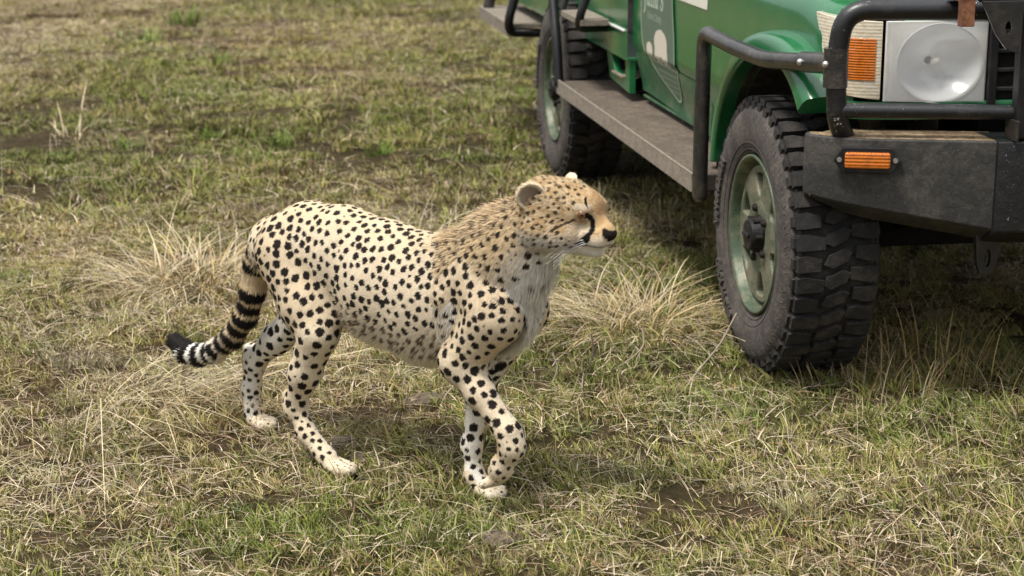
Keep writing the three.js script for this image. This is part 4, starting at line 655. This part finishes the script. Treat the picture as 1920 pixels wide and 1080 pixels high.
  mesh('body', bg, mat({ vertexColors: true, roughness: 0.9, specularIntensity: 0.2 }), cat);
  // ---- fur: single hairs rooted in the skin, lying along the limb or towards the tail
  const FUR = { trunk: [0.0054, 0.3], chest: [0.0095, 0.34], neck: [0.0105, 0.38], head: [0.0066, 0.36], muzzle: [0.003, 0.25], nose: [0, 0], ear: [0.0055, 0.4], thigh: [0.0052, 0.26], shank: [0.005, 0.24], shin: [0.005, 0.24], paw: [0.005, 0.26], shoulder: [0.0056, 0.3], forearm: [0.0052, 0.26], tail: [0.011, 0.4] };
  const noseTip = V(...head([0.138, -0.02, 0])), HAIRS = 290000, fp = new Float32Array(HAIRS * 27), fc = new Float32Array(HAIRS * 27), fn = new Float32Array(HAIRS * 27), dir = V(), N3 = V(), sd = V();
  let fi = 0, tries = 0; for (let t = 0; t < HAIRS; t++) {
    const h = pick(), tg = tags[h.q], fine = tg === 'head' || tg === 'muzzle'; if (t > 235000 && !fine && tries < 2000000) { tries++; t--; continue; } let [len, lift] = FUR[tg]; if (!len) continue; const [x, y, z] = h.p; N3.set(...h.n);
    if ((tg === 'muzzle' || tg === 'head')) { const [u, v, w] = hv(x, y, z); if (Math.hypot(u - EYE[0], (v - EYE[1]) * 1.3) < 0.0095 && Math.abs(w) > 0.024) continue; }
    const o = owner[h.q];
    if (tg === 'head' || tg === 'muzzle') { dir.set(x, y, z).sub(noseTip).normalize(); const [u, v] = hv(x, y, z); if (u < 0.05) { len *= 1.35; if (v < -0.02) len *= 1.5; dir.y -= 0.35; if (v > 0.04) { len *= 1.1; lift += 0.25; } } }
    else if (tg === 'ear') dir.copy(ears[z > 0 ? 1 : 0].up);
    else { dir.set(...o.d).normalize(); if (tg === 'trunk') dir.y -= 0.28; if (tg === 'chest') { dir.set(-0.25, -0.9, h.n[2] * 0.5); } if (tg === 'neck') dir.y -= 0.25 * (1 - Math.max(0, h.n[1])); }
    { const ruff = (tg === 'neck' || tg === 'trunk' || tg === 'shoulder' ? 1 : 0) * smooth(h.n[1], 0.25, 0.85) * smooth(x, 0.58, 0.74); len *= 1 + ruff * (0.5 + 1.3 * R()); lift += 0.3 * ruff; }
    { const belly = (tg === 'trunk' || tg === 'chest' ? 1 : 0) * smooth(-h.n[1], 0.0, 0.6); len *= 1 + 2.2 * belly; dir.y -= 0.6 * belly; lift += 0.22 * belly; }
    if (tg === 'chest' && h.n[0] > 0.4) { len *= 1.3; lift = 0.4; }
    if (tg === 'tail') { const q = tailPos(x, y, z); if (q > 0.9) { len *= 1.6; } else if (q > 0.5) len *= 1.2; }
    { const j = tg === 'trunk' || tg === 'thigh' || tg === 'shoulder' ? 0.26 : 0.45; dir.x += (R() - 0.5) * j; dir.y += (R() - 0.5) * j; dir.z += (R() - 0.5) * j; }
    dir.addScaledVector(N3, -dir.dot(N3)).normalize(); len *= 0.65 + 0.7 * R(); const up = lift * (0.55 + 0.9 * R());
    sd.copy(dir).cross(N3).normalize(); const w = (fine ? 0.00036 : 0.00058) + (fine ? 0.0002 : 0.0004) * R();
    let c = coat([x + dir.x * len * 0.45, y + dir.y * len * 0.45, z + dir.z * len * 0.45], h.n, tg); if (c[0] < 0.05 && tg !== 'tail') len *= 0.75; if (tg === 'head' && c[0] > 0.3 && R() < 0.16) c = mixc(c, [0.16, 0.09, 0.045], 0.7); if (tg === 'neck' && h.n[1] > 0.3 && c[0] > 0.3 && R() < 0.22) c = mixc(c, GREY, 0.8); const k = 0.8 + 0.42 * R(), isB = c[0] < 0.05, c0 = scaled(c, k), c1 = c0;
    const A = V(x, y, z).addScaledVector(N3, -0.0006), m = A.clone().addScaledVector(dir, len * 0.55).addScaledVector(N3, len * 0.55 * up * 1.25), e = A.clone().addScaledVector(dir, len).addScaledVector(N3, len * up * 0.95); e.y -= len * 0.08;
    const a0 = A.clone().addScaledVector(sd, w), a1 = A.clone().addScaledVector(sd, -w), m0 = m.clone().addScaledVector(sd, w * 0.8), m1 = m.clone().addScaledVector(sd, -w * 0.8);
    for (const [q, cc] of [[a0, c0], [m0, c0], [a1, c0], [a1, c0], [m0, c0], [m1, c0], [m0, c0], [e, c1], [m1, c0]]) { fp[fi] = q.x; fp[fi + 1] = q.y; fp[fi + 2] = q.z; fc[fi] = cc[0]; fc[fi + 1] = cc[1]; fc[fi + 2] = cc[2]; fn[fi] = N3.x; fn[fi + 1] = N3.y; fn[fi + 2] = N3.z; fi += 3; }
  }
  { // hair ribbons: wound so that their face looks out, shaded with the lie of the coat
    const fg = new THREE.BufferGeometry(); fg.setAttribute('position', new THREE.BufferAttribute(fp.slice(0, fi), 3)); fg.setAttribute('color', new THREE.BufferAttribute(fc.slice(0, fi), 3));
    const a = V(), b = V(), c = V(), P = fg.attributes.position.array, C = fg.attributes.color.array; let s = 0;
    for (let i = 0; i < 300; i++) { const q = i * 27; a.fromArray(P, q); b.fromArray(P, q + 3); c.fromArray(P, q + 6); s += Math.sign(b.sub(a).cross(c.sub(a)).dot(V(fn[q], fn[q + 1], fn[q + 2]))); }
    if (s < 0) for (let q = 0; q < P.length; q += 9) for (let k = 0; k < 3; k++) { let x = P[q + k]; P[q + k] = P[q + 3 + k]; P[q + 3 + k] = x; x = C[q + k]; C[q + k] = C[q + 3 + k]; C[q + 3 + k] = x; }
    fg.setAttribute('normal', new THREE.BufferAttribute(fn.slice(0, fi), 3)); fg.setAttribute('uv', new THREE.BufferAttribute(new Float32Array(fi / 3 * 2), 2)); fg.userData.ready = true;
    const f = mesh('fur', fg, mat({ vertexColors: true, roughness: 0.7, specularIntensity: 0.35 }), cat); f.userData.kind = 'stuff';
  }
  // ---- eyes and whiskers
  for (const s of [-1, 1]) {
    const e = new THREE.SphereGeometry(0.0112, 20, 14), c = head([EYE[0] - 0.0005, EYE[1], EYE[2] * s * 0.97]); e.translate(...c);
    const eye = mesh('eye', e, mat({ color: lin(0.16, 0.065, 0.018), roughness: 0.06, clearcoat: 1, clearcoatRoughness: 0.02 }), cat);
    const pu = new THREE.SphereGeometry(0.0046, 14, 10), d = head([EYE[0] + 0.0045, EYE[1], EYE[2] * s * 0.97 + 0.0062 * s]); pu.translate(...d); mesh('pupil', pu, mat({ color: lin(0.004, 0.003, 0.003), roughness: 0.05 }), eye);
  }
  const wk = []; for (const s of [-1, 1]) for (let i = 0; i < 10; i++) { const q = i % 3, r = Math.floor(i / 3), j = hash3(i, s, 7) * 0.012, a = head([0.102 + 0.004 * q, -0.03 - 0.0045 * r, 0.031 * s]), b = head([0.084 - 0.006 * q - j * 0.5, -0.042 - 0.006 * r, (0.05 + j) * s]), c = head([0.06 - 0.01 * q - j, -0.07 - 0.008 * r - j, (0.056 + j) * s]); wk.push(new THREE.TubeGeometry(new THREE.QuadraticBezierCurve3(V(...a), V(...b), V(...c)), 6, 0.0003, 4)); }
  mesh('whiskers', wk, mat({ color: lin(0.8, 0.78, 0.74), roughness: 0.5 }), cat);
}
// ---------------------------------------------------------------- clumps, tufts, twigs and clods that stand out from the turf
const groundAt = (x, z, dy = 0) => [x, groundH(x, z) + dy, z];
function clump(seed, n, h0, h1, spread, lean, w, colors, { az, arc = 6.283, droop = [0.3, 0.8], flat = 0 } = {}) {
  const R = rng(seed), o = { p: [], c: [] };
  for (let i = 0; i < n; i++) {
    const a = R() * 6.283, r = spread * Math.sqrt(R()), c = colors[Math.floor(R() * colors.length)], k = 0.65 + 0.6 * R(), dirA = az === undefined ? a + (R() - 0.5) * 1.6 : az + (R() - 0.5) * arc, L = lerp(h0, h1, R() ** 1.3), lying = R() < flat;
    const h = lying ? L * (0.1 + 0.25 * R()) : L, ln = lying ? L / h : lean * (0.35 + 1.1 * R());
    blade(o, [Math.cos(a) * r, -0.01 + (lying ? 0.02 * R() : 0), Math.sin(a) * r], dirA, h, ln, lerp(droop[0], droop[1], R()) * (lying ? 1.4 : 1), w * (0.6 + 0.8 * R()), scaled(c, k), scaled(c, k), 5, (R() - 0.5) * 1.4);
  }
  return bladeGeo(o);
}
function plant(name, label, category, x, z, geo, part, m, group) { const t = thing(name, label, category, groundAt(x, z), 0, group); const q = new THREE.Mesh(geo, m); q.name = part; q.userData.kind = 'stuff'; q.castShadow = q.receiveShadow = true; t.add(q); return t; }
const PALE = [0.62, 0.51, 0.32], GOLD = [0.52, 0.385, 0.17], TANB = [0.38, 0.26, 0.13], LIME = [0.13, 0.22, 0.035], GRASS = [0.1, 0.155, 0.035];
const hay = [STRAW, PALE, GOLD, STRAW, TANB];
plant('dry_grass_clump', 'large matted clump of dry straw grass behind the cheetah\'s tail', 'grass clump', -1.06, -6.12, mergeGeometries([clump(301, 760, 0.1, 0.3, 0.3, 1.2, 0.004, hay, { flat: 0.5, droop: [0.35, 0.85] }), clump(302, 90, 0.05, 0.12, 0.3, 0.5, 0.004, [GRASS, LIME, GRASS]), clump(303, 46, 0.14, 0.24, 0.22, 1.9, 0.0035, hay, { az: -0.3, arc: 1.3 })]), 'straw', strawMat);
plant('dry_grass_clump', 'sprawling straw grass clump between the cheetah\'s nose and the front wheel', 'grass clump', 0.38, -5.5, mergeGeometries([clump(311, 480, 0.09, 0.27, 0.25, 1.4, 0.0034, hay, { flat: 0.5, droop: [0.35, 0.9] }), clump(312, 40, 0.16, 0.32, 0.16, 1.1, 0.0032, [GOLD, TANB, PALE], { az: -0.5, arc: 1.6 }), clump(313, 40, 0.3, 0.45, 0.12, 2.2, 0.003, [PALE, STRAW], { az: 2.9, arc: 0.9 })]), 'straw', strawMat);
plant('dry_grass_clump', 'flattened sheaf of pale straw left of the cheetah\'s hind feet', 'grass clump', -1.0, -4.78, clump(321, 190, 0.14, 0.4, 0.16, 2.4, 0.003, [PALE, STRAW, PALE, TANB], { az: 0.25, arc: 2.4, flat: 0.6 }), 'straw', strawMat);
plant('dry_grass_clump', 'upright dry stalks growing in front of the front tyre', 'grass clump', 0.98, -4.86, mergeGeometries([clump(331, 46, 0.1, 0.24, 0.2, 0.45, 0.003, [GOLD, STRAW, TANB], { droop: [0.05, 0.3] }), clump(332, 120, 0.04, 0.1, 0.22, 0.6, 0.003, [OLIVE, GRASS, STRAW])]), 'stalks', strawMat);
plant('dry_grass_clump', 'tall thin brown stalks in the shade below the bumper', 'grass clump', 1.2, -5.02, clump(341, 70, 0.12, 0.3, 0.26, 0.5, 0.003, [TANB, GOLD, TANB], { droop: [0.05, 0.35] }), 'stalks', strawMat);
plant('dry_grass_clump', 'pale stiff stalks standing alone in the far left turf', 'grass clump', -2.14, -8.9, clump(351, 30, 0.14, 0.36, 0.1, 0.8, 0.007, [PALE, STRAW], { droop: [0.1, 0.9] }), 'stalks', strawMat);
plant('dry_grass_clump', 'thin straw tuft behind the cheetah\'s shoulders', 'grass clump', -0.28, -6.6, clump(361, 70, 0.12, 0.32, 0.24, 1.2, 0.004, [STRAW, GOLD, OLIVE], { az: -0.4, arc: 2 }), 'stalks', strawMat);
plant('dry_grass_clump', 'loose heap of dead straw at the lower left of the trampled ground', 'grass clump', -1.15, -4.35, clump(371, 150, 0.1, 0.26, 0.24, 1.8, 0.0028, [STRAW, PALE, TANB], { flat: 0.7 }), 'straw', strawMat);
{
  const greens = [[-1.81, -8.69, 1.1], [-1.15, -8.92, 1.2], [-1.144, -8.34, 1.1], [-2.056, -8.34, 1], [-2.61, -13.15, 2], [-2.5, -14.2, 2], [-1.47, -9.04, 0.9], [-0.62, -8.6, 1], [-3.3, -11.5, 1.5], [0.1, -10.5, 1.2], [-1.9, -11.9, 1.5], [-0.75, -7.55, 0.8], [-1.75, -7.2, 0.8]];
  const g = [401, 402, 403].map((k) => clump(k, 90, 0.03, 0.1, 0.06, 0.6, 0.005, [LIME, GRASS, LIME, [0.17, 0.26, 0.05]], { droop: [0.1, 0.4] }));
  greens.forEach(([x, z, s], i) => plant('green_grass_tuft', 'small bright green tuft in the turf beyond the cheetah', 'grass tuft', x, z, g[i % 3], 'blades', grassMat, 'bright green tufts beyond the cheetah').scale.setScalar(s));
  const near = [[0.17, -4.475, 0.7], [0.42, -4.2, 0.75], [-0.98, -5.35, 0.9], [0.6, -4.55, 0.7], [-0.63, -3.95, 0.6], [0.14, -3.78, 0.6], [0.85, -3.95, 0.6], [-0.28, -4.95, 0.6]];
  const h = [411, 412].map((k) => clump(k, 60, 0.03, 0.085, 0.045, 0.7, 0.0036, [GRASS, LIME, [0.08, 0.15, 0.05]], { droop: [0.1, 0.4] }));
  near.forEach(([x, z, s], i) => plant('green_grass_tuft', 'dark green leafy tuft in the trampled grass around the cheetah', 'grass tuft', x, z, h[i % 2], 'blades', grassMat, 'green tufts around the cheetah').scale.setScalar(s));
}
// dry thorn twigs
{
  const bark = mat({ color: lin(0.36, 0.3, 0.23), roughness: 0.9 }), dark = mat({ color: lin(0.12, 0.09, 0.07), roughness: 0.9 });
  function twig(label, x, z, pts, r, m, seed) {
    const t = thing('thorn_twig', label, 'twig', groundAt(x, z)), R = rng(seed), c = new THREE.CatmullRomCurve3(pts.map((p) => V(...p))), st = new THREE.TubeGeometry(c, 24, r, 5), th = [];
    mesh('stem', st, m, t);
    for (let i = 1; i < 9; i++) { const p = c.getPoint(i / 9.5), d = V(R() - 0.5, R() * 0.8, R() - 0.5).normalize().multiplyScalar(0.016 + 0.02 * R()); mesh('thorn', rod([p.x, p.y, p.z], [p.x + d.x, p.y + d.y, p.z + d.z], r * 0.6, r * 0.1, 5), m, t); }
  }
  twig('pale thorny twig leaning towards the front tyre', 0.47, -4.86, [[0, 0.005, 0], [0.04, 0.05, -0.03], [0.1, 0.12, -0.05], [0.15, 0.2, -0.09]], 0.0024, bark, 1);
  twig('bent pale thorn twig below the straw clump', 0.25, -4.97, [[0, 0.008, 0], [0.07, 0.03, -0.06], [0.12, 0.07, -0.08], [0.12, 0.12, -0.1]], 0.0024, bark, 2);
  twig('short grey twig lying in front of the cheetah\'s chest', 0.11, -4.9, [[0, 0.01, 0], [0.015, 0.05, -0.02], [0.0, 0.09, -0.03]], 0.002, bark, 3);
  twig('dark brown upright twig beside the lifted forepaw', 0.2, -4.72, [[0, 0, 0], [-0.01, 0.07, 0], [0.015, 0.15, -0.01], [0.01, 0.2, -0.02]], 0.0022, dark, 4);
}
// clods of dried earth
{
  const earth = mat({ map: dusty([92, 80, 68], [132, 116, 98], 0.3, 0.75, 0.3), roughness: 1, bumpMap: bumpTex, bumpScale: 0.006 });
  const clod = (label, x, z, sx, sy, sz, seed) => { const g = new THREE.IcosahedronGeometry(1, 4), p = g.attributes.position; for (let i = 0; i < p.count; i++) { const a = p.getX(i), b = p.getY(i), c = p.getZ(i), k = 0.75 + 0.5 * fbm(a * 1.8 + seed * 9, b * 1.8, c * 1.8); p.setXYZ(i, a * k * sx, b * k * sy, c * k * sz); } g.computeVertexNormals(); const m = mesh('dirt_clod', g, earth, null, 4); m.name = numbered('dirt_clod'); m.position.set(...groundAt(x, z, sy * 0.25)); tag(m, label, 'clod'); };
  clod('rounded grey dirt clod in front of the hind paw', -0.425, -4.4, 0.038, 0.026, 0.032, 1);
  clod('smaller dirt clod touching the toes of the hind paw', -0.375, -4.31, 0.028, 0.018, 0.024, 2);
  clod('long flat grey clod in the grass under the cheetah\'s belly', -0.22, -4.72, 0.07, 0.018, 0.04, 3);
  clod('low brown clod in the foreground grass', -0.02, -3.79, 0.05, 0.014, 0.04, 4);
}
renderer.render(scene, camera);
